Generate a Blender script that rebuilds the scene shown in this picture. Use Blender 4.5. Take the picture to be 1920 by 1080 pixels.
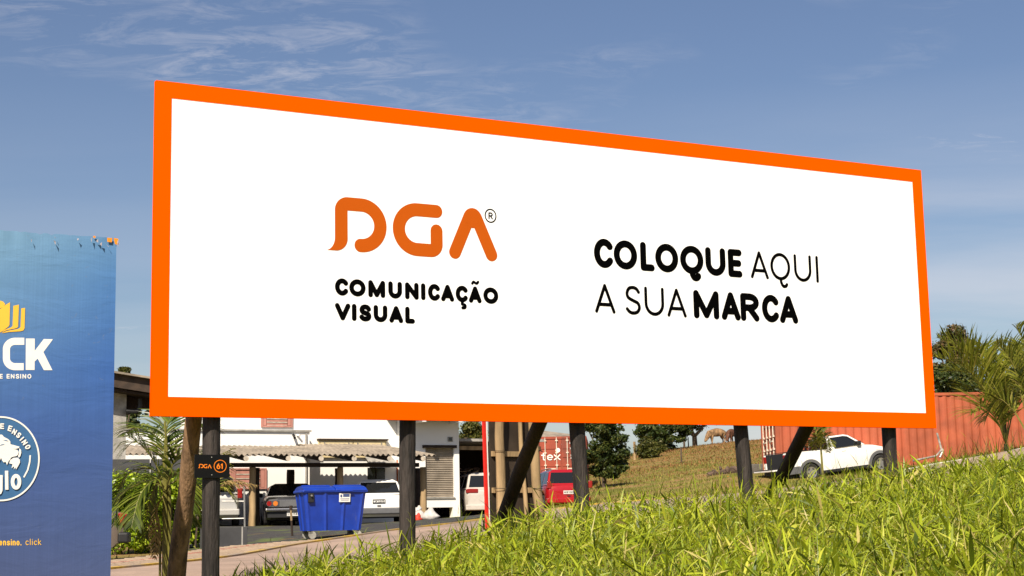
import bpy, bmesh, math, random
import numpy as np
from mathutils import Vector, Matrix
from mathutils.geometry import tessellate_polygon
random.seed(7); rng = np.random.default_rng(7)
PI = math.pi
S = bpy.context.scene
for o in list(bpy.data.objects): bpy.data.objects.remove(o)
C = S.collection
EYE = 1.6
# ------------------------------------------------------------------ camera
R = Matrix(((9.99798735e-01, -2.00621279e-02, 0.0),
            (2.99591334e-03, 1.49301729e-01, 9.88787145e-01),
            (-1.98371741e-02, -9.88588137e-01, 1.49331784e-01)))   # columns: image right, image down, view direction
cd = bpy.data.cameras.new('camera'); cam = bpy.data.objects.new('camera', cd); C.objects.link(cam)
m3 = Matrix((R.col[0], -R.col[1], -R.col[2])).transposed()
cam.matrix_world = Matrix.Translation((0, 0, EYE)) @ m3.to_4x4()
cd.sensor_width = 36; cd.lens = 2957.5/1920*36; cd.clip_start = .1; cd.clip_end = 9000
S.camera = cam
# ------------------------------------------------------------------ light
SUN_A, SUN_E = math.radians(15.5), math.radians(44)      # left of straight behind the camera, elevation
sd = Vector((-math.sin(SUN_A)*math.cos(SUN_E), -math.cos(SUN_A)*math.cos(SUN_E), math.sin(SUN_E)))
sl = bpy.data.lights.new('sun', 'SUN'); sl.energy = 5.0; sl.angle = math.radians(.55); sl.color = (1, .90, .75)
sun = bpy.data.objects.new('sun', sl); C.objects.link(sun); sun.location = (0, -10, 30)
sun.rotation_euler = sd.to_track_quat('Z', 'Y').to_euler()
w = bpy.data.worlds.new('World'); S.world = w; w.use_nodes = True
nt = w.node_tree; nt.nodes.clear()
def N(t, ty, **k):
    n = t.nodes.new(ty)
    for a, b in k.items():
        if hasattr(n, a): setattr(n, a, b)
        else: n.inputs[a].default_value = b
    return n
out = N(nt, 'ShaderNodeOutputWorld'); bg = N(nt, 'ShaderNodeBackground'); bg.inputs[1].default_value = .064
sky = N(nt, 'ShaderNodeTexSky'); sky.sky_type = 'NISHITA'; sky.sun_disc = False
sky.sun_elevation = SUN_E; sky.sun_rotation = PI+SUN_A; sky.air_density = 1.0; sky.dust_density = 1.3; sky.ozone_density = 1.6
hs = N(nt, 'ShaderNodeHueSaturation'); hs.inputs['Saturation'].default_value = 1.05; hs.inputs['Hue'].default_value = .509
nt.links.new(sky.outputs[0], hs.inputs['Color'])
tc = N(nt, 'ShaderNodeTexCoord'); sep = N(nt, 'ShaderNodeSeparateXYZ'); nt.links.new(tc.outputs['Generated'], sep.inputs[0])
def math_(op, a, b=None, clamp=False):
    n = N(nt, 'ShaderNodeMath'); n.operation = op; n.use_clamp = clamp
    for i, v in enumerate((a, b)):
        if v is None: continue
        if hasattr(v, 'links'): nt.links.new(v, n.inputs[i])
        else: n.inputs[i].default_value = v
    return n.outputs[0]
zz = math_('ADD', math_('MAXIMUM', sep.outputs[2], 0.0), .12)
cx, cy = math_('DIVIDE', sep.outputs[0], zz), math_('DIVIDE', sep.outputs[1], zz)
comb = N(nt, 'ShaderNodeCombineXYZ'); nt.links.new(cx, comb.inputs[0]); nt.links.new(cy, comb.inputs[1])
def wmap(rot, sc):
    m = N(nt, 'ShaderNodeMapping'); m.inputs['Rotation'].default_value = (0, 0, rot); m.inputs['Scale'].default_value = sc
    nt.links.new(comb.outputs[0], m.inputs[0]); return m.outputs[0]
def wnoise(vec, s, d, r, dist):
    n = N(nt, 'ShaderNodeTexNoise'); n.inputs['Scale'].default_value = s; n.inputs['Detail'].default_value = d
    n.inputs['Roughness'].default_value = r; n.inputs['Distortion'].default_value = dist
    nt.links.new(vec, n.inputs['Vector']); return n.outputs[0]
def ramp(t, v, stops):
    n = N(t, 'ShaderNodeValToRGB'); e = n.color_ramp.elements
    while len(e) < len(stops): e.new(.5)
    for i, (p, c) in enumerate(stops): e[i].position = p; e[i].color = tuple(c)+(1,) if len(c) == 3 else c
    t.links.new(v, n.inputs[0]); return n.outputs[0]
g = lambda v: (v, v, v)
wisp = ramp(nt, wnoise(wmap(-.45, (2.2, 4.2, 1)), 3.6, 12, .70, .7), [(.46, g(0)), (.82, g(1))])
patch = ramp(nt, wnoise(wmap(2.1, (1.0, 1.2, 1)), 1.5, 3, .5, .4), [(.53, g(0)), (.70, g(1))])
low = ramp(nt, sep.outputs[2], [(.06, g(1)), (.27, g(0))])
rightw = ramp(nt, sep.outputs[0], [(.0, g(.3)), (.22, g(1))])
band = ramp(nt, wnoise(wmap(.1, (.30, .8, 1)), 1.6, 7, .55, .4), [(.36, g(0)), (.60, g(1))])
cov = math_('MAXIMUM', math_('MULTIPLY', math_('MULTIPLY', wisp, patch), .6), math_('MULTIPLY', math_('MULTIPLY', low, band), math_('MULTIPLY', rightw, .65)), True)
mx = N(nt, 'ShaderNodeMix'); mx.data_type = 'RGBA'
nt.links.new(cov, mx.inputs[0]); nt.links.new(hs.outputs[0], mx.inputs[6]); mx.inputs[7].default_value = (8.2, 7.9, 8.2, 1)
nt.links.new(mx.outputs[2], bg.inputs[0]); nt.links.new(bg.outputs[0], out.inputs[0])
vs = S.view_settings; vs.view_transform = 'Standard'; vs.look = 'None'; vs.gamma = 1; vs.use_curve_mapping = False; vs.exposure = .62
S.render.engine = 'CYCLES'
S.render.resolution_x = 1024; S.render.resolution_y = 576
S.cycles.max_bounces = 6; S.cycles.transparent_max_bounces = 8

# ------------------------------------------------------------------ helpers: pixel rays, tags, meshes
def ray(px, py): return R @ Vector(((px-960)/2957.5, (py-540)/2957.5, 1))
def at(px, py, Y):
    d = ray(px, py); return Vector((d.x*Y/d.y, Y, EYE+d.z*Y/d.y))
class Plane:
    """vertical plane through p, its right-hand direction turned by yaw about z"""
    def __init__(s, p, yaw):
        s.p = Vector(p); s.u = Vector((math.cos(yaw), math.sin(yaw), 0)); s.n = Vector((math.sin(yaw), -math.cos(yaw), 0)); s.yaw = yaw
    def hit(s, px, py, off=0):
        d = ray(px, py); o = Vector((0, 0, EYE)); q = s.p+s.n*off
        t = (q-o).dot(s.n)/d.dot(s.n); w_ = o+d*t
        return (w_-s.p).dot(s.u), w_.z
    def to3(s, a, z, off=0):
        v = s.p+s.u*a+s.n*off; return Vector((v.x, v.y, z))
    def pix(s, px, py, off=0):
        a, z = s.hit(px, py, off); return s.to3(a, z, off)
def tag(o, label=None, cat=None, group=None, kind=None):
    if label: o['label'] = label
    if cat: o['category'] = cat
    if group: o['group'] = group
    if kind: o['kind'] = kind
    return o
def thing(name, label, cat, loc=(0, 0, 0), rot=(0, 0, 0), group=None):
    o = bpy.data.objects.new(name, None); C.objects.link(o); o.location = loc; o.rotation_euler = rot
    o.empty_display_size = .2
    return tag(o, label, cat, group)
def lm(o): return Matrix.LocRotScale(o.location, o.rotation_euler, o.scale)
def wm(o): return lm(o) if o.parent is None else wm(o.parent) @ lm(o)
def kids(o): return list(o.children)
def copy_tree(o, parent=None):
    c = o.copy(); C.objects.link(c); c.parent = parent
    for ch in [x for x in bpy.data.objects if x.parent == o]: copy_tree(ch, c)
    return c
def cr(pts, n=6):
    """Catmull-Rom through pts"""
    P = [Vector(p) for p in pts]; P = [2*P[0]-P[1]]+P+[2*P[-1]-P[-2]]; r = []
    for i in range(1, len(P)-2):
        for k in range(n):
            t = k/n; a, b, c, d = P[i-1:i+3]
            r.append(.5*((2*b)+(c-a)*t+(2*a-5*b+4*c-d)*t*t+(3*b-a-3*c+d)*t**3))
    r.append(P[-2]); return r
class MB:
    def __init__(s): s.v = []; s.f = []
    def add(s, vs_, fs, M=None):
        k = len(s.v); s.v += [tuple(M @ Vector(v)) if M else tuple(v) for v in vs_]; s.f += [tuple(i+k for i in f) for f in fs]; return s
    def box(s, a, b, M=None):
        x0, y0, z0 = a; x1, y1, z1 = b
        return s.add([(x0, y0, z0), (x1, y0, z0), (x1, y1, z0), (x0, y1, z0), (x0, y0, z1), (x1, y0, z1), (x1, y1, z1), (x0, y1, z1)],
              [(0, 3, 2, 1), (4, 5, 6, 7), (0, 1, 5, 4), (1, 2, 6, 5), (2, 3, 7, 6), (3, 0, 4, 7)], M)
    def pbox(s, pl, a0, a1, z0, z1, o0, o1):
        """box on a Plane: a along, z up, o outwards"""
        q = [pl.to3(a, z, o) for o in (o0, o1) for z in (z0, z1) for a in (a0, a1)]
        return s.add(q, [(0, 1, 3, 2), (4, 6, 7, 5), (0, 4, 5, 1), (2, 3, 7, 6), (0, 2, 6, 4), (1, 5, 7, 3)])
    def beam(s, p, q, w_, h, up=Vector((0, 0, 1))):
        p, q = Vector(p), Vector(q); d = (q-p).normalized(); r = d.cross(up).normalized(); u = r.cross(d)
        vs_ = [e+r*(sx*w_/2)+u*(sz*h/2) for e in (p, q) for sx, sz in ((-1, -1), (1, -1), (1, 1), (-1, 1))]
        return s.add(vs_, [(0, 1, 2, 3), (7, 6, 5, 4), (0, 4, 5, 1), (1, 5, 6, 2), (2, 6, 7, 3), (3, 7, 4, 0)])
    def tube(s, pts, rad, n=8, cap=True):
        P = [Vector(p) for p in pts]; k0 = len(s.v); u = None
        for i, p in enumerate(P):
            d = (P[min(i+1, len(P)-1)]-P[max(i-1, 0)]).normalized()
            if u is None: u = d.orthogonal().normalized()
            u = (u-d*u.dot(d)).normalized(); v = d.cross(u)
            r = rad[i] if hasattr(rad, '__len__') else rad
            for j in range(n):
                a = 2*PI*j/n; s.v.append(tuple(p+(u*math.cos(a)+v*math.sin(a))*r))
        for i in range(len(P)-1):
            for j in range(n):
                a, b = k0+i*n+j, k0+i*n+(j+1) % n; s.f.append((a, b, b+n, a+n))
        if cap: s.f.append(tuple(k0+j for j in range(n))[::-1]); s.f.append(tuple(k0+(len(P)-1)*n+j for j in range(n)))
        return s
    def prism(s, poly, z0, z1, M=None):
        """2D polygon in xz swept along y from z0 to z1 (M maps local to place)"""
        n = len(poly)
        vs_ = [(x, z0, z) for x, z in poly]+[(x, z1, z) for x, z in poly]
        fs = [tuple(range(n))[::-1], tuple(range(n, 2*n))]+[(i, (i+1) % n, (i+1) % n+n, i+n) for i in range(n)]
        return s.add(vs_, fs, M)
    def ball(s, c, r, n=8, m=6, M=None):
        r = r if hasattr(r, '__len__') else (r, r, r); vs_ = []; fs = []
        for i in range(m+1):
            t = PI*i/m
            for j in range(n):
                a = 2*PI*j/n; vs_.append((c[0]+r[0]*math.sin(t)*math.cos(a), c[1]+r[1]*math.sin(t)*math.sin(a), c[2]+r[2]*math.cos(t)))
        for i in range(m):
            for j in range(n): fs.append((i*n+j, (i+1)*n+j, (i+1)*n+(j+1) % n, i*n+(j+1) % n))
        return s.add(vs_, fs, M)
    def build(s, name, mat, parent=None, world=True, smooth=False, bevel=0, seg=2, loc=None):
        v = s.v
        if loc is not None: L = Vector(loc); v = [tuple(Vector(p)-L) for p in v]
        if parent is not None and world:
            I = wm(parent).inverted(); v = [tuple(I @ Vector(p)) for p in v]
        me = bpy.data.meshes.new(name); me.from_pydata(v, [], s.f); me.validate()
        bm = bmesh.new(); bm.from_mesh(me); bmesh.ops.recalc_face_normals(bm, faces=bm.faces); bm.to_mesh(me); bm.free()
        me.materials.append(mat)
        if smooth: me.polygons.foreach_set('use_smooth', [True]*len(me.polygons))
        o = bpy.data.objects.new(name, me); C.objects.link(o); o.parent = parent
        if loc is not None and parent is None: o.location = loc
        if bevel:
            b = o.modifiers.new('bevel', 'BEVEL'); b.width = bevel; b.segments = seg; b.limit_method = 'ANGLE'; b.angle_limit = .6
        return o
def npmesh(name, V, F4, F3, mat, parent=None):
    """fast mesh from numpy arrays"""
    me = bpy.data.meshes.new(name); nl = F4.size+F3.size; npoly = len(F4)+len(F3)
    me.vertices.add(len(V)); me.vertices.foreach_set('co', V.astype(np.float32).ravel())
    me.loops.add(nl); me.loops.foreach_set('vertex_index', np.concatenate([F4.ravel(), F3.ravel()]).astype(np.int32))
    me.polygons.add(npoly)
    st = np.concatenate([np.arange(len(F4))*4, F4.size+np.arange(len(F3))*3]).astype(np.int32)
    me.polygons.foreach_set('loop_start', st)
    me.update(calc_edges=True); me.materials.append(mat)
    o = bpy.data.objects.new(name, me); C.objects.link(o); o.parent = parent; return o
# ------------------------------------------------------------------ materials
def mat(name, col, rough=.6, var=.15, scale=8, bump=.0, bscale=None, metal=0, spec=.4, coat=0, stretch=(1, 1, 1), detail=4, col2=None, dirt=None, cut=(.35, .65)):
    m = bpy.data.materials.new(name); m.use_nodes = True; t = m.node_tree; b = t.nodes['Principled BSDF']
    b.inputs['Roughness'].default_value = rough; b.inputs['Metallic'].default_value = metal
    b.inputs['Specular IOR Level'].default_value = spec; b.inputs['Coat Weight'].default_value = coat
    co = N(t, 'ShaderNodeTexCoord'); mp = N(t, 'ShaderNodeMapping'); mp.inputs['Scale'].default_value = stretch
    t.links.new(co.outputs['Object'], mp.inputs[0])
    n = N(t, 'ShaderNodeTexNoise'); n.inputs['Scale'].default_value = scale; n.inputs['Detail'].default_value = detail; n.inputs['Roughness'].default_value = .6
    t.links.new(mp.outputs[0], n.inputs['Vector'])
    c1 = tuple(max(0, c*(1-var)) for c in col); c2 = col2 or tuple(min(1, c*(1+var)) for c in col)
    col_out = ramp(t, n.outputs[0], [(cut[0], c1), (cut[1], c2)])
    if dirt:
        dcol, ds, lo, hi, st = dirt
        n2 = N(t, 'ShaderNodeTexNoise'); n2.inputs['Scale'].default_value = ds; n2.inputs['Detail'].default_value = 6
        mp2 = N(t, 'ShaderNodeMapping'); mp2.inputs['Scale'].default_value = st; t.links.new(co.outputs['Object'], mp2.inputs[0]); t.links.new(mp2.outputs[0], n2.inputs['Vector'])
        fac = ramp(t, n2.outputs[0], [(lo, g(0)), (hi, g(1))])
        x = N(t, 'ShaderNodeMix'); x.data_type = 'RGBA'; t.links.new(fac, x.inputs[0]); t.links.new(col_out, x.inputs[6]); x.inputs[7].default_value = dcol+(1,)
        col_out = x.outputs[2]
    t.links.new(col_out, b.inputs['Base Color'])
    if bump:
        nb = N(t, 'ShaderNodeTexNoise'); nb.inputs['Scale'].default_value = bscale or scale*3; nb.inputs['Detail'].default_value = 5
        t.links.new(mp.outputs[0], nb.inputs['Vector']); bp = N(t, 'ShaderNodeBump'); bp.inputs['Strength'].default_value = bump; bp.inputs['Distance'].default_value = .02
        t.links.new(nb.outputs[0], bp.inputs['Height']); t.links.new(bp.outputs[0], b.inputs['Normal'])
    return m
def leafmat(name, stops, trans=.35, rough=.5):
    m = bpy.data.materials.new(name); m.use_nodes = True; t = m.node_tree; b = t.nodes['Principled BSDF']
    ge = N(t, 'ShaderNodeNewGeometry'); c = ramp(t, ge.outputs['Random Per Island'], stops)
    co = N(t, 'ShaderNodeTexCoord'); n = N(t, 'ShaderNodeTexNoise'); n.inputs['Scale'].default_value = .9; n.inputs['Detail'].default_value = 2
    t.links.new(co.outputs['Object'], n.inputs['Vector'])
    sh = ramp(t, n.outputs[0], [(.35, g(.78)), (.65, g(1.15))])
    x = N(t, 'ShaderNodeMix'); x.data_type = 'RGBA'; x.blend_type = 'MULTIPLY'; x.inputs[0].default_value = 1
    t.links.new(c, x.inputs[6]); t.links.new(sh, x.inputs[7])
    t.links.new(x.outputs[2], b.inputs['Base Color']); b.inputs['Roughness'].default_value = rough; b.inputs['Specular IOR Level'].default_value = .3
    tr = N(t, 'ShaderNodeBsdfTranslucent'); t.links.new(x.outputs[2], tr.inputs[0]); ms = N(t, 'ShaderNodeMixShader'); ms.inputs[0].default_value = trans
    t.links.new(b.outputs[0], ms.inputs[1]); t.links.new(tr.outputs[0], ms.inputs[2]); t.links.new(ms.outputs[0], t.nodes['Material Output'].inputs[0])
    return m
def glassmat(name, col=(.012, .013, .014), rough=.06):
    m = bpy.data.materials.new(name); m.use_nodes = True; b = m.node_tree.nodes['Principled BSDF']
    b.inputs['Base Color'].default_value = col+(1,); b.inputs['Roughness'].default_value = rough; b.inputs['Specular IOR Level'].default_value = .6; return m
M = dict(
    board=mat('board_vinyl', (.93, .93, .93), .55, .01, 1.5, spec=.2),
    orange=mat('orange_frame', (.95, .091, .0), .7, .015, 1.5, spec=0),
    ink=mat('black_ink', (.002, .002, .002), .8, 0, spec=0), logo=mat('logo_orange', (.46, .086, .007), .7, .01, spec=0),
    blackpost=mat('tarred_post', (.028, .022, .019), .7, .65, 16, .9, 60, stretch=(1, 1, .12), spec=.35),
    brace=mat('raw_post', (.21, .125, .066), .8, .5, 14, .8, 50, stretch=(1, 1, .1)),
    shadebrace=mat('shaded_brace', (.035, .021, .013), .8, .4, 4, .5, 30, stretch=(1, 1, .1)),  # brace timber with the board's shadow put into its colour
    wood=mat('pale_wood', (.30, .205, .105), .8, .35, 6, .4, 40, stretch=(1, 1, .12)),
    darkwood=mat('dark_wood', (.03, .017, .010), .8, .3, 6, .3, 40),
    sheetback=mat('sign_back_sheet', (.035, .024, .016), .7, .3, 2, .2),
    whitepaint=mat('white_wall_paint', (.82, .80, .76), .8, .03, .8, .1, 30, dirt=((.55, .50, .42), .6, .62, .85, (1, 1, .35))),
    greypaint=mat('dark_grey_paint', (.055, .055, .057), .8, .2, 2, .15, 30),
    oldconcrete=mat('old_concrete', (.10, .09, .078), .9, .35, 3, .4, 20), concrete=mat('concrete', (.30, .285, .26), .85, .25, 5, .3, 30),
    roofsheet=mat('fibre_cement', (.26, .215, .165), .85, .3, 2.5, .3, 30, dirt=((.12, .10, .08), 1.2, .5, .8, (1, 1, 1))),
    rust=mat('brown_steel', (.045, .028, .018), .7, .3, 5),
    pink=mat('dusty_pink_wood', (.42, .19, .15), .6, .15, 5, stretch=(1, 1, .2)),
    cream=mat('cream_shutter', (.62, .50, .28), .6, .08, 3),
    shutter=mat('roller_shutter_steel', (.34, .29, .23), .55, .15, 3, metal=.1),
    cont=mat('container_red', (.28, .05, .024), .6, .18, .8, .15, 25, dirt=((.12, .035, .022), 1.4, .6, .78, (1, 1, .25))),
    contold=mat('container_faded', (.33, .078, .033), .65, .2, 1.1, .15, 25, dirt=((.40, .085, .036), .8, .5, .62, (1, 1, .6))),
    contdark=mat('container_groove', (.17, .035, .022), .7, .2, 2),
    rod=mat('rod_cream', (.60, .52, .42), .5, .2, 8),
    white=mat('white_letter', (.78, .76, .72), .6, .03), plastic=mat('blue_plastic', (.006, .036, .31), .42, .15, 3, .05, 20, spec=.5, dirt=((.10, .11, .2), 3, .66, .85, (1, 1, .3))),
    blackp=mat('black_plastic', (.015, .015, .016), .5, .1), greyp=mat('grey_plastic', (.10, .10, .105), .6, .1),
    tyre=mat('tyre_rubber', (.02, .019, .018), .85, .2), rim=mat('alloy', (.45, .44, .42), .35, .1, metal=.8),
    carwhite=mat('car_white', (.78, .76, .72), .28, .02, coat=.5), carblack=mat('car_black', (.010, .009, .008), .25, .2, coat=.6),
    carpearl=mat('car_pearl', (.50, .46, .41), .3, .04, coat=.5, dirt=((.30, .25, .2), 1.5, .5, .8, (1, 1, 2))), carsilver=mat('car_silver', (.50, .48, .44), .32, .03, metal=.3, coat=.5), carred=mat('car_red', (.33, .006, .010), .28, .05, coat=.6),
    carbrown=mat('car_taupe', (.16, .13, .11), .35, .05, metal=.3, coat=.4), chrome=mat('chrome', (.62, .60, .57), .18, .02, metal=1),
    glass=glassmat('car_glass'), pane=glassmat('window_pane', (.03, .03, .032), .1), tail=mat('tail_red', (.24, .008, .006), .25, .1, coat=.5),
    headl=glassmat('headlamp_glass', (.35, .36, .36), .1), plate=mat('number_plate', (.62, .60, .56), .5, .03), plateblk=mat('number_plate_black', (.012, .012, .014), .5, .03),
    yellow=mat('yellow_paint', (.50, .32, .04), .8, .25, 6, .2, dirt=((.28, .22, .17), 1.5, .42, .62, (1, 1, 1))), kerb=mat('whitewashed_kerb', (.52, .48, .42), .85, .2, 3, .3),
    redpaint=mat('red_edge_paint', (.62, .02, .012), .45, .05), hide1=mat('tan_hide', (.22, .13, .062), .9, .55, 3), hide2=mat('brown_hide', (.10, .038, .018), .8, .3, 3),
    stone=mat('rubble_stone', (.085, .055, .038), .9, .5, 5, .5), bark=mat('bark', (.085, .06, .04), .9, .3, 5, .5), sack=mat('white_sack', (.48, .45, .42), .7, .2, 6, .3),
    redsack=mat('red_sack', (.55, .04, .02), .6, .1), litter=mat('orange_litter', (.75, .16, .03), .6, .1), pipe=mat('weathered_pipe', (.27, .24, .21), .6, .5, 9),
    brick=mat('terracotta_brick', (.50, .14, .05), .8, .2, 8), steel=mat('galvanised_steel', (.32, .31, .29), .5, .2, 5, metal=.6),
    stem=mat('palm_stem', (.14, .13, .025), .5, .3, 9), deadleaf=mat('dry_frond', (.34, .23, .09), .7, .3, 9),
    firewood=mat('firewood', (.05, .028, .018), .9, .5, 9, .5), asphalt=mat('dark_gravel', (.045, .041, .038), .95, .45, 14, .6, 60, dirt=((.10, .13, .03), 1.1, .55, .66, (1, 1, 1))),
)
LF = dict(
    grass=leafmat('grass_blades', [(0, (.055, .09, .008)), (.22, (.16, .22, .012)), (.55, (.40, .45, .022)), (.75, (.25, .33, .016)), (.9, (.50, .52, .05)), (1, (.52, .42, .16))], .38, .42),
    hill=leafmat('hill_grass', [(0, (.10, .085, .02)), (.25, (.22, .105, .036)), (.75, (.36, .17, .062)), (1, (.18, .17, .03))], .3, .7),
    verge=leafmat('short_grass', [(0, (.13, .17, .02)), (.5, (.26, .26, .04)), (1, (.33, .25, .075))], .3, .7),
    dark=leafmat('dark_leaves', [(0, (.014, .026, .005)), (.5, (.036, .058, .010)), (.85, (.09, .105, .02)), (1, (.15, .14, .03))], .25),
    olive=leafmat('olive_leaves', [(0, (.03, .042, .006)), (.5, (.075, .085, .014)), (1, (.16, .14, .03))], .3),
    reddish=leafmat('mixed_leaves', [(0, (.045, .055, .014)), (.5, (.10, .09, .028)), (.8, (.17, .085, .04)), (1, (.22, .16, .07))], .3),
    hedge=leafmat('hedge_leaves', [(0, (.06, .11, .006)), (.35, (.20, .31, .010)), (.8, (.36, .47, .02)), (1, (.50, .55, .06))], .3, .35),
    palm=leafmat('palm_leaves', [(0, (.04, .055, .008)), (.4, (.14, .165, .018)), (.8, (.30, .31, .04)), (1, (.42, .36, .10))], .35, .4),
    areca=leafmat('areca_leaves', [(0, (.03, .05, .006)), (.5, (.09, .13, .012)), (.85, (.20, .24, .03)), (1, (.34, .33, .08))], .35, .35),
    palmbright=leafmat('bright_palm_leaves', [(0, (.07, .09, .010)), (.35, (.22, .25, .024)), (.8, (.40, .40, .05)), (1, (.52, .42, .12))], .45, .4),  # lighter yellow-green leaf colours for the large right palm
    palmdry=leafmat('dry_palm_leaves', [(0, (.20, .14, .05)), (1, (.40, .28, .10))], .3),
)
# ------------------------------------------------------------------ terrain
def hp(px, py, Y, dz=0): v = at(px, py, Y); return (v.x, v.y, v.z+dz)
E0 = EYE
CP = [hp(240, 1068, 24), hp(419, 1049, 27), hp(560, 1024, 30.5), hp(747, 996, 34), hp(908, 977, 36.5), hp(1100, 950, 38), hp(1400, 925, 39),
      hp(1700, 884, 40), hp(1907, 844, 41), hp(240, 1042, 33), hp(600, 1008, 35), hp(475, 988, 48.3), hp(600, 986, 50.5), hp(793, 982, 50.9), hp(862, 971, 57),
      hp(350, 985, 53), hp(1060, 950, 60), hp(1000, 938, 66), hp(1525, 903, 52), hp(1665, 886, 53), hp(1440, 886, 55), hp(1800, 865, 56), hp(1430, 890, 66),
      hp(1180, 852, 128), hp(1100, 870, 118), hp(1300, 838, 130), hp(1430, 829, 132), hp(1290, 893, 72), hp(1180, 908, 74), hp(1300, 862, 98), hp(1150, 884, 96),
      hp(1250, 930, 48), hp(1120, 945, 48), (10, 22, E0+.55), (-2.6, 12, E0-1.0), (0, 12, E0-.66), (4, 12, E0-.42),
      (-2.5, 8, E0-1.15), (0, 8, E0-.86), (2.7, 8, E0-.8), (6, 9, E0-.5), (-3, 4, E0-1.45), (0, 4, E0-1.25), (3, 4, E0-1.15), (0, 0, 0), (-8, 0, 0), (8, 0, .3),
      (-8, 12, E0-1.0), (-8, 20, E0-.7), (-12, 30, E0-.6), (-15, 45, E0+.2), (-15, 60, E0+.5), (-4, 22, E0-.60), (-1, 25, E0-.50), (2, 28, E0-.25), (7, 30, E0+.25), (14, 32, E0+1.1),
      (20, 45, E0+2.6), (20, 60, E0+3.2), (30, 90, E0+5.2), (-5, 80, E0+1.4), (-24, 90, E0+1.5), (20, 20, E0+1.1), (35, 135, E0+7), (-12, 125, E0+3), (5, 150, E0+4.5), (22, 152, E0+5.2), (0, 180, E0+1), (30, 180, E0+2), (-30, 180, E0+1)]
for px_, pt_ in ((400, 1078), (500, 1047), (600, 1030), (700, 1021), (763, 1012), (850, 993), (920, 977), (1000, 964), (1100, 951), (1200, 944), (1300, 936), (1400, 928), (1500, 908), (1600, 896), (1700, 885), (1800, 874), (1920, 852)):
    s_ = (px_-960)/2957.5; D_ = 16.3/(1-.545*s_); hg_ = .53*min(1, max(.62, 1+3.0*s_)); v_ = at(px_, pt_, D_); CP.append((v_.x, v_.y, v_.z-hg_))   # crest of the bank just behind the posts
    v_ = at(px_, pt_, D_+3.2); CP.append((v_.x, v_.y, v_.z-.80))                                                                                   # and the dip behind it
CP = np.array(CP)
def tps_fit(P, lam=.002):
    n = len(P); d = np.linalg.norm(P[:, None, :2]-P[None, :, :2], axis=2)+1e-9
    K = d*d*np.log(d); K[np.arange(n), np.arange(n)] = lam*50
    A = np.zeros((n+3, n+3)); A[:n, :n] = K; A[:n, n] = 1; A[:n, n+1:] = P[:, :2]; A[n, :n] = 1; A[n+1:, :n] = P[:, :2].T
    return np.linalg.solve(A, np.concatenate([P[:, 2], [0, 0, 0]]))
TW = tps_fit(CP)
def ground(x, y):
    x = np.asarray(x, float); y = np.asarray(y, float); sh = x.shape; x = x.ravel(); y = y.ravel(); r = np.zeros(len(x))
    xc = np.clip(x, -38, 38); yc = np.clip(y, -8, 176)
    for i in range(0, len(x), 20000):
        a, b = xc[i:i+20000], yc[i:i+20000]; d = np.hypot(a[:, None]-CP[None, :, 0], b[:, None]-CP[None, :, 1])+1e-9
        r[i:i+20000] = (d*d*np.log(d)) @ TW[:-3]+TW[-3]+TW[-2]*a+TW[-1]*b
    out_ = np.hypot(np.maximum(np.abs(x)-38, 0), np.maximum(np.maximum(-8-y, y-176), 0))
    k = np.clip(out_/60, 0, 1); k = k*k*(3-2*k); r = r*(1-k)+2.0*k
    return r.reshape(sh)
def gz(x, y): return float(ground(np.array([x]), np.array([y]))[0])
def axis(lo, hi, step, far):
    a = list(np.arange(lo, hi+.01, step)); s_ = step*1.5
    while a[-1] < far: a.append(a[-1]+s_); s_ *= 1.35
    s_ = step*1.5
    while a[0] > -far: a.insert(0, a[0]-s_); s_ *= 1.35
    return np.array(a)
gx, gy = axis(-40, 40, .6, 3500), axis(-6, 178, .6, 3500)
XX, YY = np.meshgrid(gx, gy); ZZ = ground(XX, YY)
small = rng.normal(0, .012, ZZ.shape); ZZ = ZZ+small*((np.abs(XX) < 40) & (YY < 178))
nx_ = len(gx); idx = np.arange(XX.size).reshape(XX.shape)
F = np.stack([idx[:-1, :-1], idx[:-1, 1:], idx[1:, 1:], idx[1:, :-1]], -1).reshape(-1, 4)
def groundmat():
    m = bpy.data.materials.new('earth_and_turf'); m.use_nodes = True; t = m.node_tree; b = t.nodes['Principled BSDF']; b.inputs['Roughness'].default_value = .95; b.inputs['Specular IOR Level'].default_value = .1
    co = N(t, 'ShaderNodeTexCoord')
    def no(s, d=5, r=.6):
        n = N(t, 'ShaderNodeTexNoise'); n.inputs['Scale'].default_value = s; n.inputs['Detail'].default_value = d; n.inputs['Roughness'].default_value = r
        t.links.new(co.outputs['Object'], n.inputs['Vector']); return n.outputs[0]
    a = ramp(t, no(.35), [(.36, (.13, .14, .026)), (.5, (.20, .155, .046)), (.62, (.28, .165, .075))])
    c = ramp(t, no(5, 8, .75), [(.3, g(.6)), (.7, g(1.35))])
    x = N(t, 'ShaderNodeMix'); x.data_type = 'RGBA'; x.blend_type = 'MULTIPLY'; x.inputs[0].default_value = 1; t.links.new(a, x.inputs[6]); t.links.new(c, x.inputs[7])
    t.links.new(x.outputs[2], b.inputs['Base Color'])
    bp = N(t, 'ShaderNodeBump'); bp.inputs['Strength'].default_value = .8; bp.inputs['Distance'].default_value = .06; t.links.new(no(9, 8, .7), bp.inputs['Height']); t.links.new(bp.outputs[0], b.inputs['Normal'])
    return m
go = npmesh('ground', np.stack([XX.ravel(), YY.ravel(), ZZ.ravel()], 1), F, np.zeros((0, 3), int), groundmat()); tag(go, kind='structure')
go.data.polygons.foreach_set('use_smooth', [True]*len(go.data.polygons))
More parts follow.
